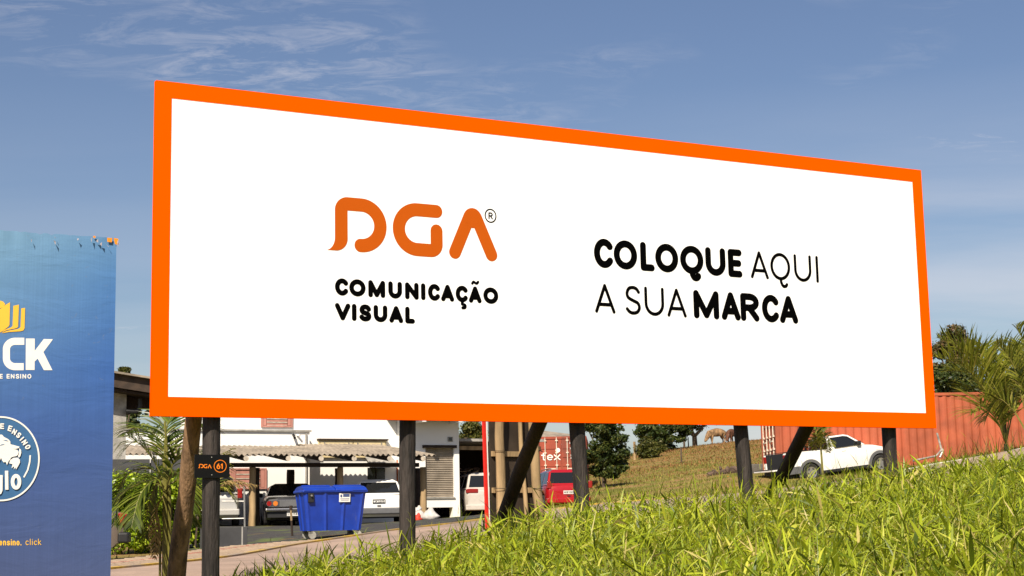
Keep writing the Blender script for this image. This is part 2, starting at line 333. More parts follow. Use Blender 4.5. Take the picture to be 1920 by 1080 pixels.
# ------------------------------------------------------------------ road, pavement, kerbs
far_edge = cr([(p[0], p[1], 0) for p in ([(-12, 13.5), (-8, 19)]+[tuple(c[:2]) for c in CP[:9]]+[(20, 42)])], 8)
def strip(name, m, off0, off1, dz, i0=0, i1=None, n=10, thick=0):
    """ribbon beside the far edge of the road; offsets towards the camera are negative"""
    P = far_edge[i0:i1]; V = []; Fq = []
    for i, p in enumerate(P):
        q = (P[min(i+1, len(P)-1)]-P[max(i-1, 0)]).normalized(); nn = Vector((-q.y, q.x, 0))
        for k in range(n+1):
            o_ = off0+(off1-off0)*k/n; v = p+nn*o_; V.append((v.x, v.y, o_))
    V = np.array(V); Z = ground(V[:, 0], V[:, 1])+dz; k = n+1
    for i in range(len(P)-1):
        for j in range(n): a = i*k+j; Fq.append((a, a+k, a+k+1, a+1))
    mb = MB(); top = [(V[i, 0], V[i, 1], Z[i]) for i in range(len(V))]; mb.add(top, Fq)
    if thick:
        bot = [(a, b, c-thick) for a, b, c in top]; mb.add(bot, []); L = len(top)
        for i in range(len(P)-1):
            a = i*k; mb.f.append((a, a+k, a+k+L, a+L)); a = i*k+n; mb.f.append((a, a+L, a+k+L, a+k))
    return mb.build(name, m)
roadm = mat('worn_pink_road', (.33, .235, .18), .9, .16, 1.2, .35, 40, dirt=((.20, .15, .115), .5, .5, .75, (1, 1, 1)), detail=8)
tag(strip('road', roadm, -5.6, -.06, .03), kind='structure')
tag(strip('kerb', M['yellow'], -.06, .10, .06, 13, 62, 2, .12), kind='structure')
def sheet(name, m, q, dz, n=30):
    """four-cornered sheet lying on the terrain"""
    q = [Vector(p) for p in q]; V = []
    for i in range(n+1):
        for j in range(n+1):
            s_, t_ = i/n, j/n; v = q[0]*(1-s_)*(1-t_)+q[1]*s_*(1-t_)+q[2]*s_*t_+q[3]*(1-s_)*t_; V.append((v.x, v.y))
    V = np.array(V); Z = ground(V[:, 0], V[:, 1])+dz; mb = MB()
    mb.add([(V[i, 0], V[i, 1], Z[i]) for i in range(len(V))], [(i*(n+1)+j, (i+1)*(n+1)+j, (i+1)*(n+1)+j+1, i*(n+1)+j+1) for i in range(n) for j in range(n)])
    return mb.build(name, m)
def g2(px, py, Y): v = at(px, py, Y); return (v.x, v.y, 0)
tag(sheet('gravel_yard', M['asphalt'], [g2(400, 1020, 31.5), g2(920, 978, 38.6), (3.2, 58, 0), (-15, 51, 0)], .018), kind='structure')
# brick pavers between the road and the hedge, laid one by one
def pavers():
    px_ = []; P = [p for p in far_edge[14:36]]; L = 0
    mats = [mat('paver_tan', (.34, .255, .185), .9, .2, 3, .3, 40), mat('paver_red', (.30, .13, .095), .9, .2, 3, .3, 40)]
    cum = [0]
    for a, b in zip(P, P[1:]): cum.append(cum[-1]+(b-a).length)
    s_ = 0
    while s_ < cum[-1]:
        i = max(k for k in range(len(P)-1) if cum[k] <= s_); t_ = (s_-cum[i])/(cum[i+1]-cum[i]); p = P[i].lerp(P[i+1], t_); d = (P[i+1]-P[i]).normalized()
        row = round(s_/.105)
        for k in range(11):
            o_ = .21+.205*k+(.1 if row % 2 else 0); v = p+Vector((-d.y, d.x, 0))*o_
            px_.append((v.x, v.y, math.atan2(d.y, d.x)+PI/2, 1 if 6 <= k <= 6 else 0))
        s_ += .105
    Z = ground(np.array([a[0] for a in px_]), np.array([a[1] for a in px_]))+.035
    base = tag(strip('pavement', M['concrete'], .105, 2.6, .02, 14, 36), kind='structure')
    proto = []
    for m in mats: mb = MB().box((-.098, -.048, -.04), (.098, .048, .012)); o = mb.build('brick', m); proto.append(o.data); bpy.data.objects.remove(o)
    def score(i): d = math.hypot(px_[i][0]+.25*px_[i][1], 0); return px_[i][1]+abs(px_[i][0]/px_[i][1]+.19)*60
    order = sorted(range(len(px_)), key=score); rest = {0: MB(), 1: MB()}
    for n, i in enumerate(order):
        x, y, a, r = px_[i]; z = Z[i]+random.uniform(-.004, .004)
        if n < 290:
            o = bpy.data.objects.new('brick', proto[r]); C.objects.link(o); o.location = (x, y, z); o.rotation_euler = (0, 0, a+random.uniform(-.03, .03)); o.parent = base
        else: rest[r].box((-.098, -.048, -.04), (.098, .048, .012), Matrix.Translation((x, y, z)) @ Matrix.Rotation(a, 4, 'Z'))
    for r in (0, 1): tag(rest[r].build('brick_rows', mats[r], base), kind='stuff')
pavers()
# ------------------------------------------------------------------ flat print: strokes and polygons laid on a surface
class Ink:
    def __init__(s): s.mb = MB(); s.k = 0
    def off(s): s.k += 1; return .002+.00025*s.k
    def ribbon(s, mp, pts, w_, cap='round'):
        P = [Vector(p[:2]) for p in pts]; P = [p for i, p in enumerate(P) if i == 0 or (p-P[i-1]).length > w_*.02]; o = s.off(); closed = (P[0]-P[-1]).length < 1e-6
        if closed: P = P[:-1]
        n = len(P); L = []; Rr = []
        for i in range(n):
            a = P[i-1] if (closed or i > 0) else P[i]-(P[i+1]-P[i]); b = P[(i+1) % n] if (closed or i < n-1) else P[i]+(P[i]-P[i-1])
            d1 = (P[i]-a).normalized(); d2 = (b-P[i]).normalized(); t = (d1+d2).normalized(); nn = Vector((-t.y, t.x)); h = w_/2/max(.5, nn.dot(Vector((-d1.y, d1.x))))
            L.append(P[i]+nn*h); Rr.append(P[i]-nn*h)
        V = []; Fs = []
        for l, r in zip(L, Rr): V += [mp(l.x, l.y, o), mp(r.x, r.y, o)]
        for i in range(n if closed else n-1): a, b = 2*i, 2*((i+1) % n); Fs.append((a, b, b+1, a+1))
        s.mb.add(V, Fs)
        if cap == 'round' and not closed:
            for c, q, sg in ((P[0], P[1], 1), (P[-1], P[-2], 1)):
                d = (c-q).normalized(); a0 = math.atan2(d.y, d.x); V = [mp(c.x, c.y, o)]
                for k in range(11): a = a0-PI/2+PI*k/10; V.append(mp(c.x+w_/2*math.cos(a), c.y+w_/2*math.sin(a), o))
                s.mb.add(V, [(0, k, k+1) for k in range(1, 11)])
    def poly(s, mp, pts):
        o = s.off(); t = tessellate_polygon([[Vector((p[0], p[1], 0)) for p in pts]]); s.mb.add([mp(p[0], p[1], o) for p in pts], [tuple(x) for x in t])
    def disc(s, mp, c, r, r2=None, n=28):
        r2 = r2 or r; s.poly(mp, [(c[0]+r*math.cos(2*PI*k/n), c[1]+r2*math.sin(2*PI*k/n)) for k in range(n)])
    def build(s, name, m, parent): return s.mb.build(name, m, parent)
def arc(cx, cy, rx, ry, a0, a1, n=20): return [(cx+rx*math.cos(math.radians(a0+(a1-a0)*k/n)), cy+ry*math.sin(math.radians(a0+(a1-a0)*k/n))) for k in range(n+1)]
SP = [tuple(v[:2]) for v in cr([(.95, .83, 0), (.78, .955, 0), (.5, 1, 0), (.2, .95, 0), (.05, .77, 0), (.14, .6, 0), (.5, .49, 0), (.88, .39, 0), (.98, .21, 0), (.82, .05, 0), (.5, 0, 0), (.22, .04, 0), (.03, .15, 0)], 4)]
GL = {
 'C': [arc(.56, .5, .56, .5, 40, 320, 28)], 'O': [arc(.5, .5, .5, .5, 0, 360, 36)], 'I': [[(.5, 0), (.5, 1)]], 'L': [[(0, 1), (0, 0)], [(0, 0), (1, 0)]],
 'M': [[(0, 0), (0, 1)], [(0, 1), (.5, .03)], [(.5, .03), (1, 1)], [(1, 1), (1, 0)]], 'N': [[(0, 0), (0, 1)], [(0, 1), (1, 0)], [(1, 0), (1, 1)]],
 'U': [[(0, 1), (0, .42)]+arc(.5, .42, .5, .42, 180, 360, 18)+[(1, 1)]], 'A': [[(0, 0), (.5, 1)], [(.5, 1), (1, 0)], [(.17, .27), (.83, .27)]],
 'V': [[(0, 1), (.5, 0)], [(.5, 0), (1, 1)]], 'S': [SP], 'E': [[(0, 0), (0, 1)], [(0, 1), (1, 1)], [(0, .5), (.92, .5)], [(0, 0), (1, 0)]],
 'Q': [arc(.5, .5, .5, .5, 0, 360, 36), [tuple(v[:2]) for v in cr([(.5, -.02, 0), (.52, -.16, 0), (.62, -.30, 0), (.76, -.31, 0), (.84, -.235, 0)], 4)]],
 'R': [[(0, 0), (0, 1)], [(0, 1), (.5, 1)]+arc(.5, .74, .5, .26, 90, -90, 14)+[(0, .48)], [(.45, .48), (1, 0)]],
 'D': [[(0, 0), (0, 1)], [(0, 1), (.4, 1)]+arc(.4, .5, .6, .5, 90, -90, 18)+[(0, 0)]],
 'T': [[(0, 1), (1, 1)], [(.5, 1), (.5, 0)]], 'G': [arc(.56, .5, .56, .5, 45, 360, 28)+[(.6, .5)]],
 'H': [[(0, 0), (0, 1)], [(1, 0), (1, 1)], [(0, .5), (1, .5)]], 'X': [[(0, 0), (1, 1)], [(0, 1), (1, 0)]],
 'K': [[(0, 0), (0, 1)], [(.05, .42), (1, 1)], [(.35, .6), (1, 0)]], 'B': [[(0, 0), (0, 1)], [(0, 1), (.6, 1), (.9, .78), (.6, .52), (0, .52)], [(.6, .52), (1, .28), (.6, 0), (0, 0)]],
 'J': [[(1, 1), (1, .25), (.6, 0), (.2, .05), (0, .25)]], 'Z': [[(0, 1), (1, 1)], [(1, 1), (0, 0)], [(0, 0), (1, 0)]], '2': [[(0, .8), (.3, 1), (.8, .95), (1, .7), (0, 0)], [(0, 0), (1, 0)]],
 '3': [[(0, 1), (1, 1), (.45, .58), (.9, .45), (1, .2), (.6, 0), (0, .05)]], '5': [[(1, 1), (.1, 1), (.05, .55), (.7, .6), (1, .3), (.7, 0), (0, .05)]], '7': [[(0, 1), (1, 1)], [(1, 1), (.4, 0)]],
 'e': [[(.03, .5), (.97, .5)]+arc(.5, .5, .48, .5, 0, 310, 22)], 'n': [[(0, 0), (0, 1)], [(0, .6)]+arc(.5, .6, .5, .4, 180, 0, 12)+[(1, 0)]],
 's': [SP], 'i': [[(.5, 0), (.5, 1)], [(.5, 1.4), (.5, 1.42)]], 'o': [arc(.5, .5, .5, .5, 0, 360, 28)], '.': [[(.5, 0), (.5, .02)]],
 'c': [arc(.56, .5, .56, .5, 45, 315, 22)], 'l': [[(.5, 0), (.5, 1.5)]], 'k': [[(0, 0), (0, 1.5)], [(.05, .42), (.9, 1)], [(.3, .55), (1, 0)]],
 't': [[(.45, 1.4), (.45, .25)]+arc(.7, .25, .25, .25, 180, 290, 8), [(0, 1), (.95, 1)]], 'x': [[(0, 0), (1, 1)], [(0, 1), (1, 0)]],
 '1': [[(.1, .78), (.55, 1)], [(.55, 1), (.55, 0)]], '6': [arc(.5, .31, .5, .31, 0, 360, 24), [(.04, .36), (.18, .7), (.62, 1)]],
 '9': [arc(.5, .69, .5, .31, 0, 360, 24), [(.96, .64), (.82, .3), (.4, 0)]], '0': [arc(.5, .5, .5, .5, 0, 360, 28)],
 '8': [arc(.5, .75, .42, .25, 0, 360, 20), arc(.5, .25, .5, .25, 0, 360, 20)], '4': [[(.75, 0), (.75, 1)], [(.75, 1), (0, .3)], [(0, .3), (1, .3)]],
 'g': [arc(.5, .5, .5, .5, 0, 360, 28), [(1, 1), (1, -.2)]+arc(.5, -.2, .5, .3, 0, -150, 10)],
}
def glyph(ink, mp, ch, u0, u1, v0, v1, w_, cap='round'):
    """outer box of the letter; strokes keep their width"""
    a, b, c, d = u0+w_/2, u1-w_/2, v0+w_/2, v1-w_/2
    if v1 < v0: c, d = v0-w_/2, v1+w_/2
    if ch in 'Iil.': a = b = (u0+u1)/2
    for st in GL[ch]: ink.ribbon(mp, [(a+(b-a)*x, c+(d-c)*y) for x, y in st], w_, cap)
def word(ink, mp, txt, u, v0, v1, adv, lw, w_, cap='round'):
    for ch in txt:
        if ch == ' ': u += adv*.6; continue
        k = {'I': .35, 'i': .35, 'l': .35, '.': .4, '1': .7, 'M': 1.2}.get(ch, 1); glyph(ink, mp, ch, u, u+lw*k, v0, v1, w_, cap); u += adv-lw+lw*k
    return u
def letter(parent, m, mp, ch, *a, **kw):
    q = Ink(); glyph(q, mp, ch, *a, **kw); return q.build('letter', m, parent)
# ------------------------------------------------------------------ the big billboard
BL = Vector((-3.12975472, 13.6015225, EYE+1.0014309)); YAW = math.atan2(4.30622428, 7.90293821)
BP = Plane(BL, YAW)                                                  # face of the board: u along, z up, n towards the viewer
bb = thing('billboard', 'big blank white billboard with orange border standing on black round posts in the tall grass', 'billboard', (BL.x, BL.y, gz(BL.x, BL.y)))
H_ = 2.99; z0 = BL.z
MB().pbox(BP, .143, 9-.143, z0+.17, z0+H_-.15, -.02, -.004).build('face_panel', M['board'], bb)
MB().pbox(BP, .02, 8.98, z0+.02, z0+H_-.02, -.06, -.021).build('backing_sheet', M['sheetback'], bb)
fo = .0
for a in ((0, 9, z0, z0+.17), (0, 9, z0+H_-.15, z0+H_)): MB().pbox(BP, a[0], a[1], a[2], a[3], -.062, 0).build('frame_rail', M['orange'], bb)
for a in ((0, .143), (9-.143, 9)): MB().pbox(BP, a[0], a[1], z0+.17, z0+H_-.15, -.062, 0).build('frame_stile', M['orange'], bb)
mp = lambda u, v, o: BP.to3(u, z0+v, o-.004)
# logo mark
k = Ink(); W_ = .128
k.ribbon(mp, [(1.7665, 1.69), (1.7665, 1.949)]+arc(1.832, 1.949, .0655, .0645, 180, 90, 8)[1:]+[(1.97, 2.0135)]+arc(1.97, 1.82, .1935, .1935, 90, -90, 30)[1:], W_, None)
k.disc(mp, (1.962, 1.6265), .064); k.poly(mp, [(1.7025, 1.70)]+arc(1.612, 1.69, .0905, .127, 0, -78, 10)[1:]+[(1.621, 1.5625), (1.713, 1.5625)]+arc(1.713, 1.6835, .1175, .121, -90, 0, 12)[1:]+[(1.8305, 1.70)])
k.build('logo', M['logo'], bb); k = Ink()
k.ribbon(mp, [(2.752, 2.0135), (2.548, 2.0135)]+arc(2.548, 1.82, .1935, .1935, 90, 270, 34)[1:]+[(2.688, 1.6265)]+arc(2.688, 1.690, .063, .0635, -90, 0, 8)[1:]+[(2.751, 1.822)], W_)
k.build('logo', M['logo'], bb); k = Ink()
k.ribbon(mp, [(2.946, 1.6265), (3.108, 1.99)], W_); k.ribbon(mp, [(3.345, 1.6265), (3.180, 1.99)], W_); k.disc(mp, (3.143, 1.978), .1)
k.poly(mp, [(3.06, 1.93), (3.143, 1.915), (3.225, 1.93), (3.143, 2.06)])
k.build('logo', M['logo'], bb)
k = Ink(); k.ribbon(mp, arc(3.3415, 2.016, .0595, .0645, 0, 360, 40), .0125); glyph(k, mp, 'R', 3.318, 3.366, 1.982, 2.05, .0125)
k.build('registered_mark', M['ink'], bb)
k = Ink(); sw = .047
for ch, a, b in zip('COMUNICACAO', (1.701, 1.843, 2.035, 2.239, 2.412, 2.58, 2.652, 2.79, 2.946, 3.088, 3.246), (1.834, 2.008, 2.207, 2.381, 2.554, 2.624, 2.780, 2.93, 3.078, 3.227, 3.411)):
    letter(bb, M['ink'], mp, ch, a, b, 1.142, 1.304, sw)
k.ribbon(mp, [tuple(v[:2]) for v in cr([(3.128, 1.332, 0), (3.142, 1.348, 0), (3.162, 1.338, 0), (3.178, 1.335, 0), (3.192, 1.35, 0)], 4)], .026)
k.build('tilde', M['ink'], bb); k = Ink()
k.ribbon(mp, [tuple(v[:2]) for v in cr([(3.02, 1.15, 0), (3.016, 1.125, 0), (3.046, 1.115, 0), (3.045, 1.092, 0), (3.02, 1.088, 0)], 4)], .03)
k.build('cedilla', M['ink'], bb)
for ch, a, b in zip('VISUAL', (1.70, 1.874, 1.941, 2.087, 2.247, 2.411), (1.854, 1.91, 2.066, 2.228, 2.390, 2.512)): letter(bb, M['ink'], mp, ch, a, b, .911, 1.071, sw)
sw = .073
for ch, a, b in zip('COLOQUE', (4.519, 4.755, 5.078, 5.262, 5.573, 5.896, 6.188), (4.748, 5.040, 5.252, 5.55, 5.87, 6.156, 6.372)): letter(bb, M['ink'], mp, ch, a, b, 1.575, 1.878, sw)
for ch, a, b in zip('MARCA', (5.722, 6.078, 6.328, 6.612, 6.848), (6.048, 6.326, 6.574, 6.84, 7.097)): letter(bb, M['ink'], mp, ch, a, b, 1.109, 1.41, sw)
sw = .036
for ch, a, b in zip('AQUI', (6.483, 6.75, 7.072, 7.377), (6.724, 7.02, 7.312, 7.407)): letter(bb, M['ink'], mp, ch, a, b, 1.577, 1.877, sw)
for ch, a, b in zip('ASUA', (4.514, 4.876, 5.112, 5.39), (4.757, 5.068, 5.354, 5.632)): letter(bb, M['ink'], mp, ch, a, b, 1.111, 1.411, sw)
# posts and braces
def logpts(p, q, r0, r1, n=7, wob=.012, seed=0):
    rr = random.Random(seed); P = []; Rd = []
    for i in range(n):
        t = i/(n-1); v = Vector(p).lerp(Vector(q), t)
        if 0 < i < n-1: v += Vector((rr.uniform(-wob, wob), rr.uniform(-wob, wob), 0))
        P.append(v); Rd.append((r0+(r1-r0)*t)*rr.uniform(.965, 1.035))
    return P, Rd
def log(name, m, p, q, r0, r1, parent=None, n=7, wob=.012, seed=0, sides=14, label=None):
    P, Rd = logpts(p, q, r0, r1, n, wob, seed); P2 = cr(P, 3); R2 = [Rd[min(len(Rd)-1, i//3)] for i in range(len(P2))]
    o = MB().tube(P2, R2, sides).build(name, m, parent, smooth=False)
    o.data.polygons.foreach_set('use_smooth', [len(p_.vertices) == 4 for p_ in o.data.polygons]); return tag(o, label)
gap = -.062-.075-.02
for i, ((tx, ty), (bx, by)) in enumerate((((397, 785), (394, 1078)), ((764, 790), (763, 1010)), ((1081, 795), (1090, 945)), ((1388, 800), (1402, 945)), ((1667, 803), (1672, 895)))):
    off = gap-.015*(i % 2); T = BP.pix(tx, ty, off); B = BP.pix(bx, by, off); d = (B-T)
    low = T+d*((gz(B.x, B.y)-.4-T.z)/d.z); top = T-d*((z0+H_-.3-T.z)/-d.z)
    log('post', M['blackpost'], low, top, .080, .074, bb, seed=i, wob=.006)
for i, (top, bot, depth, m, lab) in enumerate((((364, 780), (331, 1078), 1.22, 'brace', 'brown raw timber brace'), ((1014, 790), (938, 985), 1.8, 'shadebrace', 'dark slanting timber brace'), ((1512, 800), (1437, 945), 1.9, 'shadebrace', 'dark slanting timber brace'))):  # second and third brace: shade is painted in by the darker timber
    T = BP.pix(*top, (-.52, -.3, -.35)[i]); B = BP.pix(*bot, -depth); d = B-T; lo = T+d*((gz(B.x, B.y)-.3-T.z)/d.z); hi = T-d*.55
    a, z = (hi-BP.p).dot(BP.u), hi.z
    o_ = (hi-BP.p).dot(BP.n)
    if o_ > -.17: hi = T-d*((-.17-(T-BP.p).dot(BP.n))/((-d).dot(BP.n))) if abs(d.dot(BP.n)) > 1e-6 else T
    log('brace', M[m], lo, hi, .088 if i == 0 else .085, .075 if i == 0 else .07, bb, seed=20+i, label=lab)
# number plaque on the first post
pq = Plane(BP.pix(397, 874, gap+.085), YAW); pl_ = bb
a0, zt = pq.hit(364.6, 852.5); a1, zb = pq.hit(429.6, 896)
pb = MB().pbox(pq, a0, a1, zb, zt, 0, .012).build('plaque', mat('plaque_black', (.004, .004, .004), .5, 0, spec=.2), bb); tag(pb, 'small black plaque numbered 61')
k = Ink(); s3 = 3.375
def mz(x, y, o): a, z = pq.hit(200+x/s3, 760+y/s3, .012); return pq.to3(a, z, .010+o)
k.ribbon(mz, [(587, 395), (587, 377), (591, 373), (602, 374)]+arc(602, 384, 9, 10, -90, 90, 8)[1:]+[(598, 394)], 5); k.poly(mz, [(579, 397), (585, 390), (589, 392), (588, 396)])
k.ribbon(mz, [(634, 375), (624, 375)]+arc(624, 385, 9, 10, 270, 90, 10)[1:]+[(633, 395), (634, 387)], 5)
k.ribbon(mz, [(642, 396), (651, 376)], 5); k.ribbon(mz, [(651, 376), (661, 397)], 5)
k.ribbon(mz, arc(718, 385, 38.5, 38, 0, 360, 40), 4); glyph(k, mz, '6', 695, 719, 403, 368, 6.5); glyph(k, mz, '1', 720, 740, 403, 368, 6.5)
k.build('plaque_print', mat('plaque_orange', (.80, .20, .01), .5, .02), pb)
for x, y in ((665, 329), (666, 441)):
    v = mz(x, y, 0); MB().ball(v, .006).build('bolt', M['steel'], pb, smooth=True)
# ------------------------------------------------------------------ the blue sign on the left
yb = YAW; tr = at(218, 446.5, 13.4); BS = Plane((tr.x, tr.y, 0), yb)
bs = thing('blue_sign', 'tall blue advertising banner sign at the left edge with white lettering and a lion emblem', 'sign', (tr.x, tr.y, gz(tr.x, tr.y)))
m = mat('blue_banner', (.1, .1, .1), .5, .1, 3, spec=.3); t = m.node_tree; b = t.nodes['Principled BSDF']
co = N(t, 'ShaderNodeTexCoord'); sx = N(t, 'ShaderNodeSeparateXYZ'); t.links.new(co.outputs['UV'], sx.inputs[0])
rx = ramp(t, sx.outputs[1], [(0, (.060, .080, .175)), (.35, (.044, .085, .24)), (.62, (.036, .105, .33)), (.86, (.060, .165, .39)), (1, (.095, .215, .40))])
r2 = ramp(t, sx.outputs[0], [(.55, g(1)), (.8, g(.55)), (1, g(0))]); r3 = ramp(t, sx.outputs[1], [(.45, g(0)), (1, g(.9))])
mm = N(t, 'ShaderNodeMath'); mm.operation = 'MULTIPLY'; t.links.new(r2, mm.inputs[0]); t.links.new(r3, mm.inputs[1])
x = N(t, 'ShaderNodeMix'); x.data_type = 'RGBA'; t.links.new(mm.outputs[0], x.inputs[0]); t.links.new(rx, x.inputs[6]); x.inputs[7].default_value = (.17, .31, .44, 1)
ms_ = N(t, 'ShaderNodeMapping'); ms_.inputs['Scale'].default_value = (260, 3, 1); t.links.new(co.outputs['UV'], ms_.inputs[0])
ns = N(t, 'ShaderNodeTexNoise'); ns.inputs['Scale'].default_value = 1; ns.inputs['Detail'].default_value = 3; t.links.new(ms_.outputs[0], ns.inputs['Vector'])
st = ramp(t, ns.outputs[0], [(.3, g(.95)), (.7, g(1.05))]); y = N(t, 'ShaderNodeMix'); y.data_type = 'RGBA'; y.blend_type = 'MULTIPLY'; y.inputs[0].default_value = 1
t.links.new(x.outputs[2], y.inputs[6]); t.links.new(st, y.inputs[7])
sc_ = N(t, 'ShaderNodeTexNoise'); sc_.inputs['Scale'].default_value = 26; sc_.inputs['Detail'].default_value = 9; sc_.inputs['Distortion'].default_value = 2.5; t.links.new(co.outputs['UV'], sc_.inputs['Vector'])
scf = ramp(t, sc_.outputs[0], [(.68, g(0)), (.74, g(.35))]); y2 = N(t, 'ShaderNodeMix'); y2.data_type = 'RGBA'; t.links.new(scf, y2.inputs[0]); t.links.new(y.outputs[2], y2.inputs[6]); y2.inputs[7].default_value = (.16, .18, .22, 1)
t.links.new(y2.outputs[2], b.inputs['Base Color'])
nb_ = N(t, 'ShaderNodeTexNoise'); nb_.inputs['Scale'].default_value = 1.0; nb_.inputs['Detail'].default_value = 4; nb_.inputs['Distortion'].default_value = .6
mw = N(t, 'ShaderNodeMapping'); mw.inputs['Scale'].default_value = (5, 14, 1); mw.inputs['Rotation'].default_value = (0, 0, .25); t.links.new(co.outputs['UV'], mw.inputs[0]); t.links.new(mw.outputs[0], nb_.inputs['Vector'])
bp = N(t, 'ShaderNodeBump'); bp.inputs['Strength'].default_value = .35; bp.inputs['Distance'].default_value = .03; t.links.new(nb_.outputs[0], bp.inputs['Height']); t.links.new(bp.outputs[0], b.inputs['Normal'])
zt = tr.z; zb = zt-3.02; LW = 9.0
# banner: a gently wrinkled sheet with a ragged top edge
nu, nv = 180, 60; V = []; UV = []; rr = random.Random(3)
rag = [max(0, rr.gauss(0, .004))+(.015*abs(math.sin(i*.9)) if rr.random() < .08 else 0) for i in range(nu+1)]
for j in range(nv+1):
    for i in range(nu+1):
        s_ = (i/nu)**.6; a = -LW*(1-s_); z = zb+(zt-zb)*j/nv
        if j == nv: z -= rag[i]
        wv = .0012*math.sin(z*9+a*2.1+math.sin(a*5)); wv += .005*max(0, (j/nv-.93)*14)*math.sin(a*17+math.sin(a*7)*3)*(.4+.6*math.sin(a*2.3)**2)
        V.append(BS.to3(a, z, .01+wv)); UV.append((1+a/3.2, (z-zb)/(zt-zb)))
mb = MB(); mb.add(V, [(j*(nu+1)+i, j*(nu+1)+i+1, (j+1)*(nu+1)+i+1, (j+1)*(nu+1)+i) for j in range(nv) for i in range(nu)])
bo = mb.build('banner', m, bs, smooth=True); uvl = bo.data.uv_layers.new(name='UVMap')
for lp in bo.data.loops: uvl.data[lp.index].uv = UV[lp.vertex_index]
MB().pbox(BS, -LW, -.003, zb, zt-.05, -.05, -.012).build('backing_panel', M['sheetback'], bs)
for a in (-.35, -2.6, -4.8, -7, -8.7): log('post', M['wood'], BS.to3(a, gz(*BS.to3(a, 0, -.14)[:2])-.3, -.14), BS.to3(a, zt-.2, -.14), .08, .07, bs, seed=int(-a*9))
mb = MB(); rr = random.Random(5)
for i in range(12):                                                   # torn flaps and tape along the top edge
    a = -rr.random()**1.6*1.15; z = zt-.02-rr.uniform(0, .05); d_ = rr.uniform(.006, .02); q = [BS.to3(a, z, .03), BS.to3(a+d_, z-rr.uniform(-.02, .02), .045), BS.to3(a+d_*rr.random(), z-rr.uniform(.015, .05), .05)]; mb.add(q, [(0, 1, 2)])
tag(mb.build('torn_flaps', mat('torn_vinyl', (.22, .19, .2), .7, .6, 30), bs), kind='stuff')
def ms7(x, y, o): a, z = BS.hit(x/5.4, 540+y/5.4); return BS.to3(a, z, .010+o)
def ms8(x, y, o): a, z = BS.hit(x/3.723, 770+y/3.723); return BS.to3(a, z, .010+o)
def ms1(x, y, o): a, z = BS.hit(x/3.175, 400+y/3.175); return BS.to3(a, z, .024+o)
opp = mat('orange_patch', (.80, .26, .01), .6, .05); k = Ink(); k.poly(ms1, [(633, 148), (664, 150), (660, 176), (634, 172)]); k.build('old_poster_patch', opp, bs); k = Ink(); k.poly(ms1, [(672, 150), (700, 154), (697, 190), (680, 186), (676, 170)])
k.build('old_poster_patch', opp, bs); k = Ink(); k.poly(ms1, [(548, 140), (562, 136), (566, 146), (556, 152)]); k.build('old_poster_patch', opp, bs)
k = Ink(); k.ribbon(ms7, [(243, 541), (150, 541)]+arc(150, 620, 88, 79, 270, 180, 10)[1:]+[(62, 715)]+arc(150, 715, 88, 83, 180, 90, 10)[1:]+[(237, 798)], 72, None); k.build('letter', M['white'], bs); k = Ink()
k.ribbon(ms7, [(304, 513), (302, 831)], 90, None)
k.poly(ms7, [(345, 642), (440, 518), (533, 520), (436, 650), (527, 833), (441, 833), (378, 716), (343, 750)])
k.build('letter', M['white'], bs)
for ch, a, b in zip('EENSINO', (-6, 64, 106, 156, 202, 224, 274), (25, 96, 144, 192, 210, 262, 314)): letter(bs, M['white'], ms7, ch, a, b, 919, 872, 10)
ylw = mat('banner_yellow', (.80, .46, .045), .55, .03)
k = Ink()
k.poly(ms7, [(-40, 160), (0, 130), (30, 140), (50, 165), (35, 190), (0, 205), (-40, 200)][:7])
k.poly(ms7, [(-60, 260), (0, 212), (50, 175), (98, 146), (93, 375), (80, 395), (0, 452), (-60, 440)])
k.poly(ms7, [(132, 182), (188, 170), (180, 395), (165, 408), (60, 430), (10, 455), (40, 425), (110, 400), (124, 385)])
k.poly(ms7, [(212, 208), (251, 203), (245, 410), (232, 432), (200, 440), (90, 447), (10, 460), (60, 438), (180, 416), (204, 400)])
k.build('book_emblem', ylw, bs)
k = Ink(); k.poly(ms8, arc(2, 336, 262, 286, 0, 360, 60)[:-1]); k.build('emblem_ground', mat('banner_teal', (.042, .125, .27), .5, .05), bs)
def ms8b(x, y, o): return ms8(x, y, o+.004)
k = Ink(); k.ribbon(ms8b, arc(2, 336, 267, 291, 0, 360, 80), 11)
k.ribbon(ms8b, [(208, 312), (204, 360), (190, 415), (163, 466)], 11, None)
def rotmap(cx_, cy_, a):
    ca, sa = math.cos(a), math.sin(a); return lambda x, y, o: ms8b(cx_+x*ca-y*sa, cy_+x*sa+y*ca, o)
for ch, cx_, cy_, a in (('E', 12, 109, .03), ('E', 67, 125, .28), ('N', 97, 149, .50), ('S', 127, 172, .68), ('I', 149, 197, .85), ('N', 168, 222, 1.0), ('O', 190, 254, 1.15)):
    glyph(k, rotmap(cx_, cy_, a), ch, -14, 14, 20, -20, 9)
